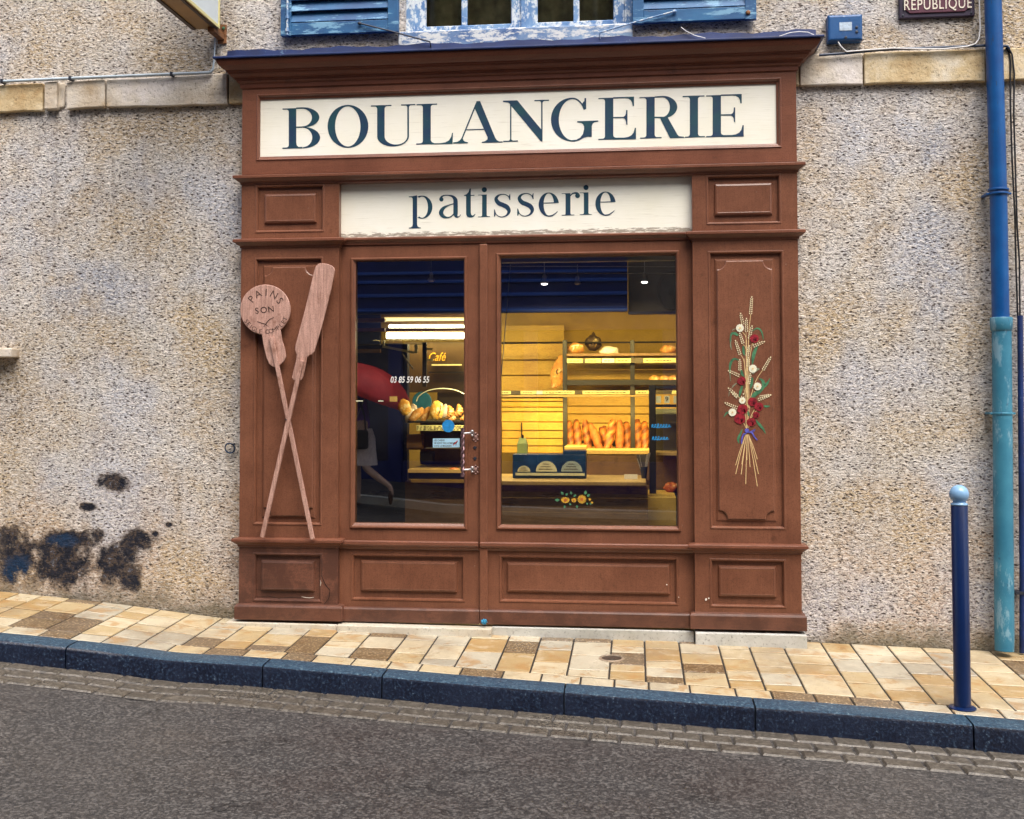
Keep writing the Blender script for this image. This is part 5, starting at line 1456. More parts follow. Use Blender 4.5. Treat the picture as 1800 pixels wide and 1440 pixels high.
for y0_,y1_,mt in ((560,566,WOODD),(577,583,WOODD),(605,607,GREYW),(614,620,WOODD)):
    a=P(600,y0_,1.84);b=P(676 if y0_<600 else 668,y1_,1.84);MB().box(a[0],b[0],1.84,1.88,b[1],a[1]).build('tube_bar',mt,wb,bevel=.003)  # brown bars painted for the dim ends of the fluorescent tubes
# round dark fan on the right
q=P(1183,512,.72);fn=thing('wall_fan','dark round wall fan at the upper right inside the window','fan',(q[0],.75,q[1]))
m=MB();m.tube([(q[0]+.095*math.cos(a),.71,q[1]+.125*math.sin(a)) for a in [i*2*math.pi/28 for i in range(29)]],.008,8,caps=False);m.build('cage_ring',BLACKM,fn)
m=MB();m.lathe([(.09,0),(.09,.04),(.03,.06)],(q[0],.78,q[1]),24,Matrix.Rotation(math.pi/2,4,'X')@Matrix.Diagonal((1,1.3,1,1)));m.build('fan_body',BLACKM,fn)
# blind head rail and lighting track
q0=P(878,464,.12);q1=P(1192,450,.12)
m=MB();m.box(q0[0]-.02,q1[0]+.05,.10,.14,(q0[1]+q1[1])/2-.012,(q0[1]+q1[1])/2+.014);tag(m.build('blind_head_rail',simple('pale_aluminium',(.42,.45,.36),.4,.1,10,.3,.0),bevel=.004),'pale blind head rail across the top of the display window','blind rail')
tr=thing('lighting_track','pair of thin lighting cables strung above the window','lighting track',(-.3,.5,2.3))
for y in (468,477):
    m=MB();A=P(870,y,.5);B=P(1200,y+1,.5);m.tube([(A[0],.5+(y-468)*.01,A[1]),(B[0],.5+(y-468)*.01,B[1])],.003,6);m.build('track_wire',STEEL,tr)
def spot(x,y,lit=True,sc1=1.0,Y=.52):
    A=P(x,y,Y);s=thing('spot_lamp','lit' if lit else 'unlit','spot lamp',(A[0],Y,A[1]),'spot lamps hanging from the lighting track')
    m=MB();m.lathe([(.008*sc1,.06*sc1),(.014*sc1,.045*sc1),(.012*sc1,.03*sc1),(.024*sc1,.012*sc1),(.026*sc1,.004*sc1),(.020*sc1,.006*sc1)],A_v(A,Y),18);m.build('shade',STEEL,s,smooth=True)
    m=MB();m.tube([(A[0],Y,A[1]+.06*sc1),(A[0],Y,A[1]+.14*sc1)],.003,6);m.build('stem',STEEL,s)
    m=MB();m.lathe([(.019*sc1,.003),(.014*sc1,-.002),(.002,-.004)],A_v(A,Y),16);m.build('lens',SPOTE if lit else STEEL,s,smooth=True)
    return s
def A_v(A,Y): return Vector((A[0],Y,A[1]))
for (x,y,l,lab,s_) in ((957,500,True,'lit spot lamp hanging at the left over the window, against navy',1.1),(1015,500,False,'dim unlit spot lamp hanging between the two lit ones',.9),(1133,497,True,'lit spot lamp hanging at the right over the window, against grey',1.1),(758,495,False,'dim spot lamp seen through the top of the door glass',1.)):
    o=spot(x,y,l,s_);o['label']=lab
# fluorescent battens
def tube_bar(xa,xb_,y,Y,r,mat,lab):
    A=P(xa,y,Y);B=P(xb_,y,Y)
    t=thing('fluorescent_light',lab,'ceiling light',((A[0]+B[0])/2,Y,A[1]),'fluorescent lights over the bread counter')
    m=MB();m.tube([(A[0],Y,A[1]),(B[0],Y,B[1])],r,14);m.build('tube',mat,t,smooth=True)
    m=MB();m.box(A[0]-.02,B[0]+.02,Y-.03,Y+.03,A[1]+r+.004,A[1]+r+.03);m.build('housing',WOODD,t)
    return A,B
A1,B1=tube_bar(680,866,590,2.3,.026,TUBE,'brightest fluorescent tube seen through the door glass')
A2,B2=tube_bar(684,866,574,2.6,.012,TUBE,'thin fluorescent tube above and behind the brightest one')
A3,B3=tube_bar(676,866,562,2.8,.018,TUBE2,'dim yellow fluorescent diffuser, topmost of the three')
# hidden in photo by window bar: their light, plus added fill lights without fittings
def area(name,loc,sx_,sy_,e,col=(1,.70,.22),rot=(0,0,0)):
    l=bpy.data.lights.new(name,'AREA');l.shape='RECTANGLE';l.size=sx_;l.size_y=sy_;l.energy=e;l.color=col
    o=bpy.data.objects.new(name,l);COL.objects.link(o);o.location=loc;o.rotation_euler=rot;return o
def lamp_parent(o,t): pass
# slatted honey-coloured back
sl=thing('slatted_back_panel','yellow wooden slatted panel behind the display at the left of the window','wall panel',(-.6,3.0,1.4))
Yw=3.05
xa=P(872,700,Yw)[0];xb_=P(992,700,Yw)[0]
ys=[548,571,602,633,660,688]
for i in range(1,len(ys)-0):
    z1_=zP(930,ys[i-1]+1.2,Yw);z0_=zP(930,ys[i]-1.0,Yw)
    if i==1: continue
    m=MB();m.box(xa,xb_,Yw,Yw+.02,z0_,z1_);m.build('slat',WOODP if i<3 else WOODY,sl,bevel=.003)
ylow=[700,706,716,724,742,757,771,784,797]
Yw2=2.5
xa2=P(872,740,Yw2)[0];xb2=P(990,740,Yw2)[0]
for i in range(len(ylow)-1):
    z1_=zP(930,ylow[i]+.8,Yw2);z0_=zP(930,ylow[i+1]-.8,Yw2)
    m=MB();m.box(xa2,xb2,Yw2+.01*(i%2),Yw2+.03,z0_,z1_);m.build('slat',WOODY,sl,bevel=.003)
m=MB()
for pp in (881,917): q=P(pp,740,Yw2-.02);m.box(q[0]-.005,q[0]+.005,Yw2-.02,Yw2-.012,zP(pp,797,Yw2),zP(pp,743,Yw2))
m.build('thin_post',BLACKM,sl)
# rack with shelves
rk=thing('bread_rack','black metal bread rack with pine back boards filling the right of the window','bread rack',(-.1,2.6,1.0))
Yr=2.35
m=MB()
for (px_,yt,yb) in ((993,598,800),(1112,598,800)):
    q=P(px_,700,Yr);w=.018 if px_<1120 else .014
    m=MB();m.box(q[0]-w,q[0]+w,Yr,Yr+.04,zP(px_,yb,Yr),zP(px_,yt,Yr));m.build('post',BLACKM,rk,bevel=.003)
# back boards in rack
Yb=2.75
bxa,bxb=P(996,700,Yb)[0],P(1200,700,Yb)[0]
yl=[639,650,658,668,690,714,728,744,760,775]
for i in range(len(yl)-1):
    if yl[i]==668: continue
    z1_=zP(1090,yl[i]+.8,Yb);z0_=zP(1090,yl[i+1]-.8,Yb)
    m=MB();m.box(bxa,bxb,Yb+.008*(i%2),Yb+.03,z0_,z1_);m.build('back_board',WOODY,rk,bevel=.002)
m=MB();m.box(bxa,bxb,Yb,Yb+.03,zP(1090,793,Yb),zP(1090,776,Yb));m.build('back_board',BLACKM,rk)
for (yt,yb,y0_,y1_) in ((621,626,Yr-.02,Yb),(668,677,Yr-.02,Yb)):
    m=MB();m.box(P(996,yt,Yr)[0],P(1205,yt,Yr)[0],y0_,y1_,zP(1090,yb,y0_),zP(1090,yt,y0_));m.build('shelf',BLACKM if yt==668 else WOODD,rk,bevel=.003)
m=MB();
for y in (602,):
    q=zP(1090,y,Yr+.1);m.tube([(P(880,y,Yr+.1)[0],Yr+.1,q),(P(1205,y,Yr+.1)[0],Yr+.1,q)],.007,8)
m.build('rail',BLACKM,rk)
# label strips
def tags(y,Y,h,spans,xa,xb_,par,nm='price_strip'):
    z=zP((xa+xb_)/2,y,Y);m=MB();m.box(P(xa,y,Y)[0],P(xb_,y,Y)[0],Y,Y+.006,z-h,z+h);m.build(nm,TAGD,par)
    for a,b,mt in spans:
        m=MB();m.box(P(a,y,Y)[0],P(b,y,Y)[0],Y-.004,Y-.001,z-h*.85,z+h*.85);m.build('price_tag',mt,par)
        if b-a>14:
            mm=MB();xx=P(a,y,Y)[0]+.02
            while xx<P(b,y,Y)[0]-.03:
                w=random.uniform(.008,.025);mm.box(xx,xx+w,Y-.0052,Y-.0042,z-h*.25,z+h*.1);xx+=w+.008
            mm.build('tag_scribble',INK,par)
tags(634,Yr-.035,.020,[(997,1024,TAG),(1029,1056,TAG),(1058,1080,WHITE),(1082,1109,TAG),(1131,1188,TAG)],996,1195,rk)
tags(690,Yr-.30,.016,[(868,898,TAG),(915,942,TAG),(943,954,WHITE),(955,1010,TAG),(1024,1107,TAG),(1117,1141,TAG),(1181,1195,TAG)],868,1195,rk)
m=MB();Yq=Yr-.3;m.box(P(868,697,Yq)[0],P(1143,697,Yq)[0],Yq,Yq+.02,zP(1000,698,Yq),zP(1000,695,Yq));m.build('pale_rail',WOODL,rk,bevel=.002)
# ledge carrying the baguettes
lg=thing('baguette_shelf','honey coloured pine ledge holding the standing baguettes','shelf',(0,2.2,1.0))
Ys=2.05
m=MB();m.box(P(1030,795,Ys)[0],P(1142,795,Ys)[0],Ys,2.7,zP(1085,799,Ys),zP(1085,791,Ys));m.build('board',WOODL,lg,bevel=.004)
m=MB();m.box(P(992,790,Ys)[0],P(1030,790,Ys)[0],Ys,2.7,zP(1010,791,Ys),zP(1010,785,Ys));m.build('board',WOODL,lg,bevel=.004)
# baguettes
def baguette(px0,py0,px1,py1,r,Y,lab,mat=CRUST,twist=1):
    A=Vector((P(px0,py0,Y)[0],Y,P(px0,py0,Y)[1]));B=Vector((P(px1,py1,Y+.12)[0],Y+.12,P(px1,py1,Y+.12)[1]))
    t=thing('baguette',lab,'baguette',A,'baguettes standing in the rack')
    m=MB();L=(B-A).length;n=44;k=16;ax=(B-A).normalized();s_=ax.cross(Vector((0,1,0))).normalized();f_=s_.cross(ax)
    vs=[];
    for i in range(n+1):
        u=i/n;rr=r*max(.02,math.sin(math.pi*min(1,max(0,.06+u*.88))))**.42
        for j in range(k):
            a=2*math.pi*j/k
            # diagonal slashes on the front
            d=math.sin(u*L/.085*2*math.pi/1.0+a*1.0*twist);q=rr*(1-.13*max(0,d)**2+.03*max(0,-d))
            vs.append(A+ax*(L*u)+(s_*math.cos(a)+f_*math.sin(a))*q)
    fs=[(i*k+j,i*k+(j+1)%k,(i+1)*k+(j+1)%k,(i+1)*k+j) for i in range(n) for j in range(k)]+[tuple(range(k)),tuple(range(n*k,n*k+k))]
    m.add(vs,fs);m.build('crust',mat,t,smooth='all',origin=A)
    return t
BG=[(1003,790,1000,741,.036,2.42,'leftmost baguette, upright against the black post'),
(1017,790,1013,739,.036,2.42,'twisted baguette second from the left post'),
(1036,796,1028,739,.036,2.40,'third baguette from the left post, leaning a little left'),
(1056,794,1038,746,.036,2.30,'smooth baguette leaning left in front of the dark gap'),
(1050,794,1063,750,.034,2.46,'short slashed baguette in the middle leaning right'),
(1075,794,1056,752,.032,2.36,'darker baguette crossing behind the middle one'),
(1066,794,1078,738,.038,2.30,'tallest baguette, its rounded tip above the others'),
(1089,794,1089,740,.038,2.34,'straight golden baguette left of the second post'),
(1104,793,1101,743,.040,2.42,'baguette just left of the second black post'),
(1122,793,1120,738,.038,2.42,'pale floury baguette just right of the second post'),
(1134,793,1133,742,.038,2.42,'rightmost baguette, greenish and floury in the shade')]
for b in BG: baguette(*b,mat=BAGM if 'smooth' not in b[6] and 'straight' not in b[6] else CRUST)
# loaves on the top shelf
def loaf(px_,py_,rx,rz,Y,mat,lab,bumpy=.06,name='round_loaf',ry=None,rot=None,cat='loaf',grp='loaves displayed in the shop'):
    q=P(px_,py_,Y);c=(q[0],Y,q[1]);s=(6.6+Y)/F
    t=thing(name,lab,cat,c,grp)
    sd=random.random()*10
    m=MB();m.ell((0,0,0),(rx*s,(ry or rx)*s,rz*s),M=rot,n=28,m=18,fn=lambda d:1+bumpy*math.sin(5*d.x+sd)*math.cos(4*d.z+sd)+bumpy*.5*math.sin(11*d.x+7*d.z))
    m.v=[(v[0]+c[0],v[1]+c[1],v[2]+c[2]) for v in m.v]
    m.build('crust',mat,t,smooth='all',origin=c)
    return t,c,s
def cuts(t,c,s,lst,mat,off):
    m=MB()
    for pts in lst:
        path=[]
        for (dx,dz) in pts:
            # point on the front of the loaf
            path.append((c[0]+dx*s,c[1]-off*s*math.sqrt(max(.05,1-(dx/14.)**2-(dz/12.)**2)),c[2]+dz*s))
        m.tube(path,[.6*s]+[1.2*s]*(len(path)-2)+[.6*s],6)
    m.build('slash_mark',mat,t,smooth=True)
t,c,s=loaf(1013,613,15,11,2.45,LOAFM,'scored brown round loaf, leftmost on the top shelf')
cuts(t,c,s,[[(-8,3),(-3,5),(3,5),(8,3)],[(-3,7),(-4,0),(-6,-5)],[(4,7),(5,0),(7,-5)]],WHITE,14.5)
t,c,s=loaf(1043,603,15,14,2.55,LOAFD,'dark leaf patterned round loaf between the two paler ones')
cuts(t,c,s,[[(-9,2),(-5,-3),(-3,-8)],[(9,2),(5,-3),(3,-8)],[(0,8),(0,0),(0,-6)]],LOAFG,14.5)
m=MB();m.lathe([(.02,0),(.012,.02),(.004,.03)],(c[0],c[1],c[2]+13*s),8);m.build('top_knot',LOAFD,t)
t,c,s=loaf(1071,618,17,9.5,2.40,LOAFW,'white floury flat loaf right of the dark loaf')
t,c,s=loaf(1176,615,15,9,2.45,LOAFM,'brown loaf at the right end of the top shelf')
for x,lab in ((1151,'left of the three small rolls on the middle shelf'),(1168,'middle of the three small rolls on the middle shelf'),(1184,'right of the three small rolls on the middle shelf')):
    loaf(x,668,10,8,2.38,LOAFM,lab,name='bread_roll',cat='bread roll')
t,c,s=loaf(982,654,13,30,2.5,LOAFM,'big oval country loaf standing on edge beside the left rack post',ry=7,rot=Matrix.Rotation(R_(14),4,'Y'))
cuts(t,c,s,[[(-3,26),(2,12),(-4,0),(3,-12),(-2,-26)],[(-6,14),(0,8)],[(6,2),(0,-4)]],LOAFD,8)
# display cabinet at the right: black frame
cb=thing('glass_cabinet','tall black framed glass cabinet on a yellow base at the right of the window','display cabinet',(.2,1.0,.5))
Yc=1.0
q=P(1148,760,Yc)
m=MB();m.box(P(1141,760,Yc)[0],P(1153,760,Yc)[0],Yc,Yc+.05,zP(1148,874,Yc),zP(1148,677,Yc));m.build('corner_post',BLACKM,cb,bevel=.003)
m=MB();m.box(P(1141,760,Yc)[0],1.3,Yc,Yc+.5,zP(1170,874,Yc),zP(1170,869,Yc));m.box(P(1153,760,Yc)[0],1.3,Yc,Yc+.03,zP(1170,716,Yc),zP(1170,711,Yc));m.box(P(1153,760,Yc)[0],1.3,Yc,Yc+.03,zP(1170,683,Yc),zP(1170,678,Yc));m.build('frame_rail',BLACKM,cb)
m=MB();m.box(P(1154,760,Yc)[0],1.3,Yc+.4,Yc+.42,zP(1170,796,Yc),zP(1170,729,Yc));m.build('dark_back',simple('dull_green_glass',(.10,.085,.045),.35,.2,5,0,.0),cb)
m=MB();m.box(P(1154,760,Yc)[0],1.3,Yc+.38,Yc+.43,zP(1170,868,Yc),zP(1170,802,Yc));m.build('lower_back',WOODD,cb)
m=MB();m.box(P(1154,760,Yc)[0],1.3,Yc+.1,Yc+.4,zP(1170,802,Yc),zP(1170,797,Yc));m.build('shelf',WOODL,cb)
m=MB();m.box(P(1154,760,Yc)[0],1.3,Yc+.2,Yc+.22,zP(1170,729,Yc),zP(1170,719,Yc));m.build('carton_row',TAG,cb)
mm=MB()
for a,b in ((1153,1162),(1168,1177),(1184,1192)):
    mm.box(P(a,700,Yc)[0],P(b,700,Yc)[0],Yc+.01,Yc+.014,zP(a,709,Yc),zP(a,696,Yc))
mm.build('number_card',CARD,cb)
q=P(1172,702,Yc);text_mesh('9',.045,(q[0],Yc+.008,q[1]),'card_digit',INK,cb,extr=.0005)
m=MB();xa,xb_=P(1138,900,.75)[0],P(1189,900,.75)[0]
m.box(xa,xb_,.75,1.3,.155,zP(1165,874,.75));m.build('base_cupboard',simple('yellow_pine_board',(.62,.42,.10),.5,.25,6,0,.1),cb,bevel=.004)
m=MB();m.box(xb_+.005,1.2,.80,1.3,.155,zP(1165,876,.75));m.build('side_cupboard',BLACKM,cb)
t,c,s=loaf(1181,857,14,9,1.15,CAKE,'red glazed tart or cake in the glass cabinet',bumpy=.1,name='glazed_cake',cat='cake',grp=None)
m=MB();m.lathe([(.06,-.012),(.085,-.004),(.085,.0)],(c[0],c[1],c[2]-9*s),20);m.build('plate',WHITE,t)
# wooden window counter
ct=thing('window_counter','dark pine counter front and shelf along the foot of the display window','counter',(-.3,.4,.2))
Yk=.42
za=zP(1000,846,Yk)
m=MB();m.box(kx(-.95,0),P(1136,846,Yk)[0],Yk,1.05,za-.03,za);m.build('counter_top',WOODL,ct,bevel=.006)
ysb=[853,876,901,945]
for i in range(3):
    PINE=painted_wood('knotty_pine_front',(.26,.145,.055),(.40,.24,.10),grain_axis='x',wear=.60,rough=.5,worn_or_lit=(.08,.04,.02),wornc=(.05,.02,.01),grain=.5) if i==0 else PINE
    m=MB();m.box(kx(-.95,0),P(1139,880,Yk+.03)[0],Yk+.03,Yk+.05,(zP(1000,ysb[i+1],Yk+.03)+.003) if i<2 else .156,zP(1000,ysb[i],Yk+.03)-.001);m.build('front_plank',PINE,ct,bevel=.002)
m=MB();m.box(P(1032,820,1.0)[0],P(1141,820,1.0)[0],1.0,1.02,zP(1085,845,1.0),zP(1085,801,1.0));m.build('back_plank',WOODD,ct)
# blue price box
bb=thing('blue_price_box','flat blue box with three cream price fans on the window counter','display box',(-.45,.6,1.0))
Yx=.62
xa,xb_=P(901,817,Yx)[0],P(1030,817,Yx)[0];z0_,z1_=zP(965,840,Yx),zP(965,799,Yx)
z0_=za+.001
m=MB();m.box(xa,xb_,Yx,Yx+.14,z0_,z1_);m.build('box_body',simple('deep_blue_box',(.010,.045,.14),.35,.5,9,0,.1),bb,bevel=.004)
m=MB();m.box(xa+.02,xb_-.008,Yx-.010,Yx-.001,zP(965,836,Yx),zP(965,831.5,Yx));m.build('cream_strip',CARD,bb)
mx=P(990,800,Yx)[0];m=MB();m.box(mx,xb_,Yx-.0,Yx+.14,z1_+.001,zP(1010,793,Yx));m.build('box_lid',simple('deep_blue_lid',(.010,.045,.14),.35,.5,9,0,.1),bb)
def fan(cxp,rpx,mat,ry=1.0,full=False):
    q=P(cxp,829,Yx);s=(6.6+Yx)/F;pts=[]
    n=36
    for i in range(n+1):
        a=math.pi*i/n;r=rpx*s*(1+.05*(i%2));pts.append((q[0]+r*math.cos(a),q[1]+r*ry*math.sin(a)))
    if full: pts+=[(q[0]-rpx*s*.7,q[1]-.006),(q[0]+rpx*s*.7,q[1]-.006)]
    m=MB();m.prism(pts,Yx-.008,Yx-.004);m.build('price_fan',mat,bb)
    mm=MB()
    for k_ in range(3):
        w=rpx*s*(.35+.2*k_);mm.box(q[0]-w,q[0]+w*.8,Yx-.0095,Yx-.0085,q[1]+rpx*s*ry*(.72-.25*k_),q[1]+rpx*s*ry*(.76-.25*k_))
    mm.build('fan_writing',INK,bb)
fan(921,11,CARD,.9);fan(960.5,18,CARD);fan(1005,18,CARDB)
# carton, white card, tongs
q=P(918,792,.8);w=.03
cn=thing('green_carton','small yellow green carton standing behind the blue price box','carton',(q[0],.8,za))
m=MB();m.add([(q[0]-.036,.8,za+.002),(q[0]+.034,.8,za+.002),(q[0]+.034,.87,za+.002),(q[0]-.036,.87,za+.002)]+[(q[0]-.034,.8,q[1]+.045),(q[0]+.032,.8,q[1]+.045),(q[0]+.032,.87,q[1]+.045),(q[0]-.034,.87,q[1]+.045)]+[(q[0]-.022,.83,q[1]+.085),(q[0]+.02,.83,q[1]+.085)],[(0,1,5,4),(1,2,6,5),(2,3,7,6),(3,0,4,7),(4,5,9,8),(6,7,8,9),(5,6,9),(7,4,8),(0,3,2,1)]);m.build('body',GREENC,cn,bevel=.002)
m=MB();m.lathe([(.007,0),(.007,.02),(.003,.024)],(q[0],.83,q[1]+.08),12);m.build('cap',BLACKM,cn)
q=P(1109,841,.6);m=MB();m.box(q[0]-.042,q[0]+.042,.6,.602,za+.001,za+.033);tag(m.build('white_card',WHITE),'small blank white card lying at the right of the window counter','card')
q=P(1132,848,.7)
tg=thing('tongs_cup','cup of metal tongs and paper bags at the right end of the counter','tongs',(q[0],.7,za))
m=MB();m.lathe([(.016,za-.0),(.022,za+.05),(.024,za+.075),(.021,za+.075)],(q[0]-.0,.7,0),18);m.build('cup',DKIRON,tg,smooth=True)
for x1,y1,r in ((1120,806,.003),(1124,800,.003),(1140,797,.004),(1137,800,.003),(1143,796,.003)):
    b_=P(x1,y1,.72);m=MB();m.tube([(q[0],.7,za+.02),((q[0]+b_[0])/2,.71,(za+b_[1])/2),(b_[0],.72,b_[1])],[r,r*1.4,r],6);m.build('tongs_arm',STEEL,tg,smooth=True)
m=MB();b_=P(1128,812,.74);m.prism([(b_[0]-.035,b_[1]+.045),(b_[0]+.03,b_[1]+.05),(b_[0]+.012,b_[1]-.07),(b_[0]-.008,b_[1]-.07)],.735,.745);m.build('paper_bag',GREYW,tg)
# door side: bread display case ------------------------------------------
dc=thing('bread_display_case','curved glass counter case full of loaves seen through the door','display case',(-1.3,1.5,.3))
Yd=1.35
def dz(y): return zP(770,y,Yd)
xa,xb_=P(722,760,Yd)[0],P(848,760,Yd)[0]
# shelf boards
m=MB();m.box(P(716,742,Yd)[0],xb_,Yd,Yd+.6,dz(743.5),dz(740.5));m.build('shelf',BLACKM,dc)
m=MB();m.box(P(732,750,Yd-.03)[0],xb_,Yd-.03,Yd-.02,dz(757),dz(747.5));m.build('price_strip',TAG,dc)
mm=MB();
for r_ in range(3):
    xx=P(733,750,Yd-.034)[0]
    while xx<-.95:
        w=random.uniform(.005,.02);z=dz(748.8+r_*2.7);mm.box(xx,xx+w,Yd-.0325,Yd-.0312,z-.004,z);xx+=w+random.uniform(.004,.02)
mm.build('strip_writing',INK,dc)
m=MB();m.box(P(744,790,Yd)[0],xb_,Yd+.1,Yd+.6,dz(790),dz(788));m.build('shelf',GREYW,dc)
m=MB();m.box(P(718,828,Yd)[0],xb_,Yd-.02,Yd+.6,dz(831),dz(825));m.build('shelf',WOODL,dc)
m=MB();m.box(P(718,828,Yd)[0],xb_,Yd+.0,Yd+.58,dz(842),dz(831.5));m.build('base_trim',BLACKM,dc)
m=MB();m.box(P(724,845,Yd)[0],xb_,Yd-.03,Yd-.0,dz(848),dz(842.5));m.build('brass_rail',simple('brass_rail_metal',(.55,.35,.08),.3,.2,10,.6,.0),dc)
m=MB();m.box(P(712,880,Yd+.1)[0],xb_,Yd+.1,Yd+.6,.156,dz(848.5));m.build('case_front',WOODD,dc)
m=MB();m.box(P(736,770,Yd+.5)[0],xb_,Yd+.56,Yd+.58,dz(825),dz(744));m.build('case_back',WOODD,dc)
m=MB();A=P(738,795,Yd+.2);B=P(760,812,Yd+.2);m.box(A[0],B[0],Yd+.2,Yd+.3,B[1],A[1]);m.build('dark_tin',BLACKM,dc)
m=MB();A=P(745,768,Yd+.25);B=P(742,794,Yd+.25);m.box(P(715,780,Yd+.25)[0],P(741,780,Yd+.25)[0],Yd+.25,Yd+.35,dz(794),dz(766));m.build('wooden_box',simple('warm_box_wood',(.28,.15,.06),.5,.3,8,0,.1),dc)
# glass arch edge
m=MB();pts=[]
for i in range(21):
    a=math.pi*(1-i/20);q=P(778+46*math.cos(a),706-23*math.sin(a),Yd);pts.append((q[0],Yd,q[1]))
m.tube(pts,.004,8);m.build('arched_glass_edge',simple('glass_edge',(.45,.48,.40),.2,.1,10,0,.0),dc,smooth=True)
def lf(x,y,rx,rz,mat,lab,deg=0,Y=1.45,ry=None,bump_=.05,name='round_loaf',cat='loaf'):
    return loaf(x,y,rx,rz,Y,mat,lab,bump_,name,ry or rx*.5,Matrix.Rotation(R_(deg),4,'Y'),cat)
lf(711,716,12,15,LOAFG,'golden patterned loaf at the far left of the display case',-12)
lf(727,720,7,10,LOAFW,'small floury loaf behind the golden patterned one',0,1.6)
lf(721,732,9,14,LOAFW,'half hidden floury slice loaf leaning under the golden one',20,1.5)
t,c,s=lf(732,729,8,17,LOAFM,'brown loaf leaning steeply to the right beside the blue disc',48,1.42)
lf(748,729,7,15,LOAFM,'brown slanted loaf left of the tall oval loaf',25,1.44)
t,c,s=lf(768,722,12.5,18,LOAFG,'tall golden oval loaf with a dark side cut in the middle of the case',3,1.40)
cuts(t,c,s,[[(5,14),(8,7),(7,0),(3,-8),(5,-15)]],LOAFD,6.5)
lf(782,723,5,13,LOAFW,'pale narrow loaf hidden behind the tall oval loaf',8,1.5)
def croiss(x,y,lab,deg=0,sc1=1.0):
    Y=1.42;q=P(x,y,Y);s=(6.6+Y)/F*sc1;t=thing('croissant',lab,'croissant',(q[0],Y,q[1]),'croissants in the display case')
    m=MB();pts=[];rs=[]
    for i in range(25):
        u=i/24;a=R_(-110+220*u);pts.append((q[0]+s*(4*math.cos(a)*1.2-3),Y-.01,q[1]+s*13*(u-.5)*2*.9));k_=(1-abs(2*u-1)**2)
        rs.append(s*(1.6+5.0*k_)*(1+.13*math.sin(u*38)))
    Mr=Matrix.Rotation(R_(deg),4,'Y');c=Vector((q[0],Y,q[1]));pts=[c+Mr@(Vector(p)-c) for p in pts]
    m.tube(pts,rs,14);m.build('pastry',LOAFM,t,smooth='all',origin=c)
croiss(791,725,'croissant standing just right of the oval loaf',8);croiss(806,723,'croissant third from the oval loaf',20)
croiss(818,732,'croissant at the door stile, partly hidden',35,.9);croiss(796,735,'small croissant in front of the others',60,.7)
lf(798,829-3,9,4,CAKE,'flat orange pastry on the lower shelf of the case',0,1.36,bump_=.04,name='flat_pastry',cat='pastry')
# disc added behind the loaves as the reflection of the blue sticker, wall hung clip frame
q=P(742,706,1.8);m=MB();m.lathe([(.075,0),(.075,.008),(.07,.01)],(q[0],1.8,q[1]),32,Matrix.Rotation(math.pi/2,4,'X'));tag(m.build('sticker_reflection',simple('teal_disc',(.02,.16,.26),.5,.2,20,0,.0)),'round teal disc standing in for the blue sticker reflected behind the loaves','sticker reflection')
m=MB();a=P(685,697,1.7);b=P(698,706,1.7);m.box(a[0],b[0],1.7,1.703,b[1],a[1]);tag(m.build('yellow_card',TAG),'small yellow card left of the patterned loaf','card')
# bracket arm / folding gate of the case
ga=thing('awning_arm','pale metal folding arm and bracket below the fluorescent lights','folding arm',(-1.6,1.6,2.))
Ya=1.6
def bar(p0,p1,w,mat=None,nm='arm'):
    A=P(*p0,Ya);B=P(*p1,Ya);m=MB();handle2(m,A,B,Ya,Ya+.02,w);m.build(nm,mat or CARD,ga,bevel=.002)
def handle2(m,A,B,Y0,Y1,w):
    dx,dz_=B[0]-A[0],B[1]-A[1];l=math.hypot(dx,dz_);nx,nz=-dz_/l*w,dx/l*w
    m.prism([(A[0]-nx,A[1]-nz),(B[0]-nx,B[1]-nz),(B[0]+nx,B[1]+nz),(A[0]+nx,A[1]+nz)],Y0,Y1)
LAMPG=simple('brass_grey_metal',(.40,.36,.18),.4,.2,20,.2,.1)
bar((672,609),(728,620),.009,LAMPG);bar((674,598),(674,610),.007,LAMPG);bar((674,604),(742,605),.003,LAMPG);bar((706,622),(727,650),.005,GREYW)
bar((731,606),(731,621),.012,LAMPG,'pivot');bar((746,602),(746,680),.016,BLACKM,'post');bar((749,613),(760,614),.008,LAMPG,'clamp');bar((750,632),(761,633),.008,LAMPG,'clamp')
# cafe shelf behind the counter
cs=thing('cafe_shelf','dim brown wall shelf with gold cafe lettering behind the counter','shelf unit',(-1.1,2.9,1.8))
Yf=2.2
m=MB();m.box(P(712,620,Yf)[0],P(850,620,Yf)[0],Yf,Yf+.02,zP(785,690,Yf),zP(785,601,Yf));m.build('back_board',simple('umber_boards',(.050,.028,.013),.5,.35,6,0,.2),cs)
m=MB();m.box(P(760,641,Yf)[0],P(812,641,Yf)[0],Yf-.03,Yf-.01,zP(785,643,Yf),zP(785,640.5,Yf));m.build('shelf_edge',TUBE2 if False else CARD,cs)
m=MB();m.box(P(757,660,Yf)[0],P(850,660,Yf)[0],Yf-.08,Yf-.01,zP(785,656,Yf),zP(785,654,Yf));m.build('shelf_board',BLACKM,cs)
q=P(767,628,Yf-.02);text_mesh('Café',.095,(q[0],Yf-.012,q[1]),'cafe_lettering',simple('gold_print',(.62,.36,.05),.4,.1,20,0,0),cs,extr=.001,shear=.3,sx=.8)
m=MB();m.box(P(757,677,Yf)[0],P(848,677,Yf)[0],Yf+.3,Yf+.32,zP(785,735,Yf),zP(785,676,Yf));m.build('lower_board',simple('dark_recess_wood',(.03,.02,.012),.6,.3,9,0,.1),cs)
# timber ceiling boards lit above the case


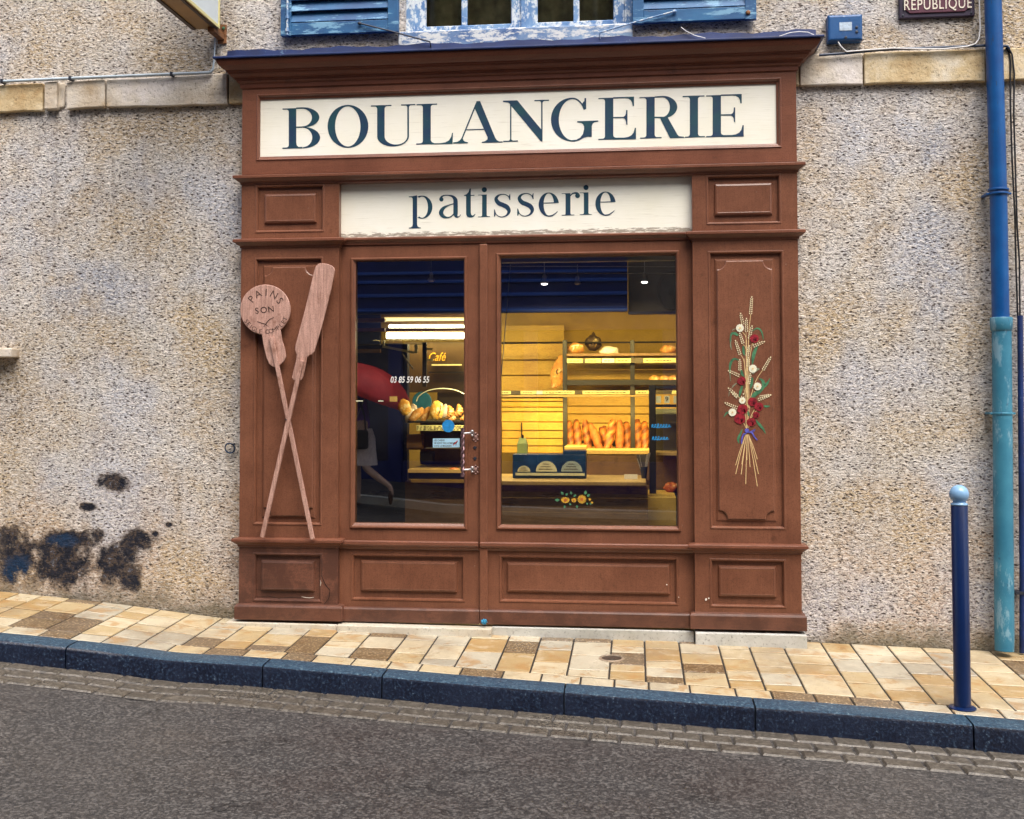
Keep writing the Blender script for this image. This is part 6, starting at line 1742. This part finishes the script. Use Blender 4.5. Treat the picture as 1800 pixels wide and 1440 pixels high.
# shop lighting (the lit tubes of the shop and added fill lights)
area('fluorescent_glow',((A1[0]+B1[0])/2,2.1,A1[1]-.05),1.0,.12,5)
area('display_fill',(-.30,1.75,2.05),1.3,.10,17,rot=(R_(42),0,0))  # fill without a fitting, added to brighten the yellow back wall
area('case_fill',(-1.05,1.15,1.66),.6,.06,8,(1,.75,.35),rot=(R_(20),0,0))  # unseen fill added to light the loaves in the case
area('counter_fill',(-.3,.19,2.02),.9,.05,12,(1,.80,.5),(R_(10),0,0))  # set forward of the spot lamps as fill for price fans and planks
area('rack_fill',(-.1,1.98,1.40),1.3,.05,9,(1,.68,.20),(R_(48),0,0))  # unseen fill added in front of the rack

# ------------------------------------------------------------------ the far side of the street (mirrored in the glass)
ob=thing('opposite_building','old stone house with a navy shopfront across the street','building',(0,-9.8,0))
m=wall_with_holes(-14,9,-1.5,9.5,[(-6.6,-5.5,4.5,6.0),(-3.6,-2.5,4.5,6.0),(-.6,.5,4.5,6.0),(2.6,3.7,4.5,6.0),(3.2,4.2,0.1,2.4),(-6.6,-5.5,6.9,8.3),(-3.6,-2.5,6.9,8.3),(-.6,.5,6.9,8.3),(2.6,3.7,6.9,8.3)],-9.75,-10.1)
m.build('wall',simple('grey_stone_wall',(.20,.17,.14),.9,.3,2,0,.4,30,.02),ob)
for (x0,x1,z0,z1) in [(-6.6,-5.5,4.5,6.0),(-3.6,-2.5,4.5,6.0),(-.6,.5,4.5,6.0),(2.6,3.7,4.5,6.0),(-6.6,-5.5,6.9,8.3),(-3.6,-2.5,6.9,8.3),(-.6,.5,6.9,8.3),(2.6,3.7,6.9,8.3),(3.2,4.2,.1,2.4)]:
    m=MB();m.rings([(x0,x1,z0,z1,-9.95),(x0,x1,z0,z1,-9.88),(x0+.07,x1-.07,z0+.07,z1-.07,-9.88),(x0+.07,x1-.07,z0+.07,z1-.07,-9.95)],cap=False);c=(x0+x1)/2;m.box(c-.03,c+.03,-9.94,-9.89,z0+.07,z1-.07)
    f=m.build('window_frame',BLUEW,ob);m=MB();m.box(x0+.05,x1-.05,-9.935,-9.93,z0+.05,z1-.05);m.build('pane',simple('dark_pane',(.01,.012,.016),.1,.2,5,0,.0),f)
fxr=P(1103,500,9.6)[0];fzb=P(1000,549,9.55)[1]
for y_ in (478,493,517,543): zz=P(1000,y_,9.5)[1];MB().box(-7.4,fxr,-9.56,-9.50,zz-.02,zz+.03).build('fascia_moulding',simple('highlit_navy_moulding',(.02,.09,.42),.35,.1,4,0,0),ob)  # highlight along the mouldings put into a lighter paint
m=MB();m.box(-7.4,fxr,-9.75,-9.55,fzb,4.05);m.box(-7.4,fxr+.05,-9.75,-9.35,4.05,4.13)
m.box(-5.4,2.6,-9.75,-9.55,2.45,fzb-.002)
for x in (-5.4,-3.6,-1.6,.4,2.4): m.box(x,x+.2,-9.745,-9.58,-.2,2.448)
m.box(-5.2,2.4,-9.745,-9.62,-.2,.55)
m.build('navy_shopfront',simple('navy_shopfront_paint',(.006,.022,.15),.4,.2,4,0,.1),ob)
m=MB();m.box(-5.2,2.4,-9.74,-9.70,.55,2.55);m.build('shop_glass_pane',simple('dark_shop_glass',(.006,.016,.06),.15,.2,5,0,.0),ob)
m=MB();m.box(-14,9,-10.1,-9.5,9.5,9.7);m.build('eaves',simple('eaves_tiles',(.16,.07,.04),.8,.3,9,0,.3),ob)

# passer-by with a red umbrella, behind the photographer: seen only mirrored in the door
def skin(name,joints,edges,mat,parent=None,sub=2,loc=(0,0,0)):
    me=bpy.data.meshes.new(name);me.from_pydata([j[0] for j in joints],edges,[]);o=bpy.data.objects.new(name,me);COL.objects.link(o)
    md=o.modifiers.new('skin','SKIN');md.use_smooth_shade=True
    lay=me.skin_vertices[0] if me.skin_vertices else None
    if lay is None:
        bm=bmesh.new();bm.from_mesh(me);bm.verts.layers.skin.verify();bm.to_mesh(me);bm.free();lay=me.skin_vertices[0]
    for i,j in enumerate(joints):
        r=j[1];lay.data[i].radius=(r,r) if not hasattr(r,'__len__') else r
        lay.data[i].use_root=(i==0)
    sb_=o.modifiers.new('sub','SUBSURF');sb_.levels=sub;sb_.render_levels=sub
    me.materials.append(mat)
    if parent: o.parent=parent
    return o
px0=-3.47;py0=-7.35;pz0=zfar(px0)
SKIN=simple('skin_tone',(.72,.48,.38),.5,.08,10,0,.0)
per=thing('person','person in purple jacket and pale skirt walking under a red umbrella, mirrored in the door','person',(px0,py0,pz0))
# walks towards -X; local frame, z up
J_=[((0,0,.95),(.13,.10)),((0,0,1.10),(.12,.09)),((-.02,0,1.28),(.14,.10)),((-.03,0,1.40),(.10,.07)),((-.05,0,1.47),(.045,.045)),((-.06,0,1.55),(.06,.06)),((-.07,0,1.63),(.083,.085)),((-.065,0,1.70),(.06,.06)),
 ((-.02,-.085,.90),(.085,.085)),((-.05,-.09,.50),(.052,.052)),((-.04,-.09,.32),(.050,.050)),((-.03,-.09,.09),(.032,.032)),((-.13,-.09,.04),(.028,.025)),((-.20,-.09,.035),(.022,.018)),
 ((.04,.085,.90),(.085,.085)),((.10,.09,.50),(.052,.052)),((.22,.09,.40),(.050,.050)),((.42,.09,.26),(.032,.032)),((.44,.09,.17),(.028,.025)),((.41,.09,.10),(.020,.018)),
 ((-.03,-.18,1.38),(.050,.050)),((.03,-.23,1.12),(.040,.040)),((-.14,-.20,1.00),(.032,.032)),((-.20,-.17,.98),(.026,.018)),
 ((-.03,.18,1.38),(.050,.050)),((-.06,.23,1.14),(.040,.040)),((-.24,.14,1.22),(.030,.030)),((-.30,.11,1.26),(.026,.018))]
E_=[(0,1),(1,2),(2,3),(3,4),(4,5),(5,6),(6,7),(0,8),(8,9),(9,10),(10,11),(11,12),(12,13),(0,14),(14,15),(15,16),(16,17),(17,18),(18,19),(3,20),(20,21),(21,22),(22,23),(3,24),(24,25),(25,26),(26,27)]
# fingers
for (b,dirv,sp) in ((23,Vector((-1,.1,-.3)),Vector((0,.3,1))),(27,Vector((-.7,-.2,.6)),Vector((.3,.3,1)))):
    base=Vector(J_[b][0]);sp=sp.normalized();dv=dirv.normalized()
    for i,(o_,l_) in enumerate(((-.027,.045),(-.009,.055),(.009,.052),(.026,.042))):
        p1=base+sp*o_+dv*.03;p2=p1+dv*l_*.5;p3=p2+(dv*.3+Vector((.5,0,-.2)))*l_*.6
        n0=len(J_);J_+= [(tuple(p1),(.009,.009)),(tuple(p2),(.008,.008)),(tuple(p3),(.0075,.0075))];E_+=[(b,n0),(n0,n0+1),(n0+1,n0+2)]
    p1=base+sp*.03-dv*.005;p2=p1+sp*.02+dv*.02;n0=len(J_);J_+=[(tuple(p1),(.010,.010)),(tuple(p2),(.009,.009))];E_+=[(b,n0),(n0,n0+1)]
skin('body',J_,E_,SKIN,per)
JK=simple('dark_purple_jacket',(.16,.05,.46),.7,.3,8,0,.2)
skin('jacket',[((0,0,.92),(.165,.13)),((0,0,1.10),(.145,.115)),((-.02,0,1.28),(.165,.12)),((-.03,0,1.40),(.125,.09)),((-.05,0,1.46),(.06,.06)),((-.03,-.18,1.38),(.072,.072)),((.03,-.23,1.12),(.058,.058)),((-.12,-.205,1.01),(.045,.045)),((-.03,.18,1.38),(.072,.072)),((-.06,.23,1.14),(.058,.058)),((-.22,.148,1.21),(.042,.042))],[(0,1),(1,2),(2,3),(3,4),(3,5),(5,6),(6,7),(3,8),(8,9),(9,10)],JK,per)
m=MB();prof=[(.15,.98),(.19,.86),(.20,.70),(.22,.52),(.215,.52),(.14,.96)]
m.lathe(prof,(.015,0,0),28,Matrix.Diagonal((1,.8,1,1)))
o=m.build('skirt',simple('pale_skirt',(.80,.70,.70),.8,.15,12,0,.2),None,smooth=True);o.parent=per
m=MB();m.ell((-.055,0,1.665),(.095,.092,.10),fn=lambda d:1 if d.x>-.35 or d.z>.35 else .80);m.ell((.0,0,1.60),(.05,.075,.09));o=m.build('hair',simple('brown_hair',(.05,.025,.012),.6,.3,60,0,.4),None,smooth='all');o.parent=per
m=MB()
for s_ in (-1,1): m.ell((-.145,s_*.030,1.635),(.008,.012,.007))
for q_ in islands(m): o=_build1(q_,'eye',CRACK,None,smooth='all');o.parent=per
m=MB();m.add([(-.15,-.012,1.61),(-.15,.012,1.61),(-.172,0,1.605),(-.148,0,1.645)],[(0,1,2),(0,2,3),(1,3,2)]);m.ell((-.142,0,1.582),(.008,.022,.006));o=m.build('nose_and_mouth',simple('lip_tone',(.40,.18,.14),.5,.1,10,0,0),None,smooth=True);o.parent=per
m=MB()
for (x,y,z,rz) in ((-.10,-.09,.02,0),(.425,.09,.13,70)):
    m.ell((x,y,z),(.115,.042,.020) if rz==0 else (.030,.042,.10))
SHOE=simple('brown_shoe',(.12,.06,.04),.4,.2,10,0,0)
for q_ in islands(m): o=_build1(q_,'shoe',SHOE,None,smooth='all');o.parent=per
bag=thing('shoulder_bag','black shoulder bag hanging at the walking person\'s side','bag',(px0+.02,py0+.24,pz0+.85))
m=MB();m.box(-.15,.15,-.05,.05,-.12,.12);o=m.build('bag_body',BLACKM,None,bevel=.03);o.parent=bag
m=MB();m.tube([(-.12,0,.12),(-.09,-.03,.35),(-.05,-.06,.54),(.02,-.06,.5),(.10,-.02,.3),(.12,0,.12)],.012,8);o=m.build('strap',BLACKM,None,smooth=True);o.parent=bag
um=thing('umbrella','red umbrella held by the walking person, mirrored in the door glass','umbrella',(px0-.02,py0+.11,pz0+1.08))
RED=simple('red_umbrella_cloth',(.88,.035,.03),.6,.3,3,0,.1)
Mu=Matrix.Rotation(R_(22),4,'Y')
m=MB();n=8;rings_=7;vs=[]
for i in range(rings_+1):
    t=i/rings_
    for k in range(n*4):
        a=2*math.pi*k/(n*4);sc1=1-.06*abs(math.sin(a*n/2))**1*t;r=.62*math.sin(t*1.35)/math.sin(1.35)*sc1;z=.36*(math.cos(t*1.35)-math.cos(1.35))/(1-math.cos(1.35))-.02*math.sin(t*3)*abs(math.sin(a*n/2))
        vs.append(Mu@Vector((r*math.cos(a),r*math.sin(a),z+.36)))
K4=n*4
fs=[(i*K4+k,i*K4+(k+1)%K4,(i+1)*K4+(k+1)%K4,(i+1)*K4+k) for i in range(rings_) for k in range(K4)]
m.add(vs,fs);o=m.build('canopy',RED,None,smooth='all',fix=True);o.parent=um;o.modifiers.new('t','SOLIDIFY').thickness=.003
m=MB();m.tube([Mu@Vector((0,0,-.10)),Mu@Vector((0,0,.72))],.006,8);o=m.build('shaft',STEEL,None);o.parent=um
m=MB();m.tube([Mu@Vector((0,0,.02)),Mu@Vector((0,0,-.14)),Mu@Vector((.02,0,-.18)),Mu@Vector((.05,0,-.16))],.013,8);o=m.build('grip',BLACKM,None,smooth=True);o.parent=um
for k in range(8):
    a=2*math.pi*k/8;m=MB();m.tube([Mu@Vector((0,0,.45)),Mu@Vector((.3*math.cos(a),.3*math.sin(a),.56))],.003,5);o=m.build('rib',STEEL,None);o.parent=um

# ------------------------------------------------------------------ light, sky, camera
w=bpy.data.worlds.new('World');sc.world=w;w.use_nodes=True
nt=w.node_tree;bg=nt.nodes['Background'];sky=nt.nodes.new('ShaderNodeTexSky');sky.sky_type='NISHITA';sky.sun_disc=False
EL,AZ=R_(60),R_(152)
sky.sun_elevation=EL;sky.sun_rotation=AZ;sky.air_density=1.0;sky.dust_density=6.0;sky.ozone_density=1.0
nt.links.new(sky.outputs[0],bg.inputs[0]);bg.inputs[1].default_value=.10
sun=bpy.data.lights.new('sun','SUN');sun.energy=1.5;sun.angle=R_(48);sun.color=(1,.98,.95)
so=bpy.data.objects.new('sun',sun);COL.objects.link(so)
d=Vector((math.sin(AZ)*math.cos(EL),math.cos(AZ)*math.cos(EL),math.sin(EL)))
so.rotation_euler=d.to_track_quat('Z','Y').to_euler()
cam=bpy.data.cameras.new('camera');co_=bpy.data.objects.new('camera',cam);COL.objects.link(co_);sc.camera=co_
cam.sensor_fit='HORIZONTAL';cam.sensor_width=36;cam.lens=36*F/1800;cam.shift_y=-(720-CY)/1800;cam.clip_end=1000;cam.clip_start=.05
Mx=Matrix((( CR.x,CU.x,-CF.x,CAM.x),(CR.y,CU.y,-CF.y,CAM.y),(CR.z,CU.z,-CF.z,CAM.z),(0,0,0,1)))
co_.matrix_world=Mx
sc.view_settings.view_transform='Standard';sc.view_settings.look='None';sc.view_settings.exposure=1.3;sc.view_settings.gamma=1
sc.cycles.max_bounces=8;sc.cycles.transparent_max_bounces=12;sc.cycles.caustics_reflective=False;sc.cycles.caustics_refractive=False
sc.cycles.use_denoising=True
sc.cycles.sample_clamp_indirect=4
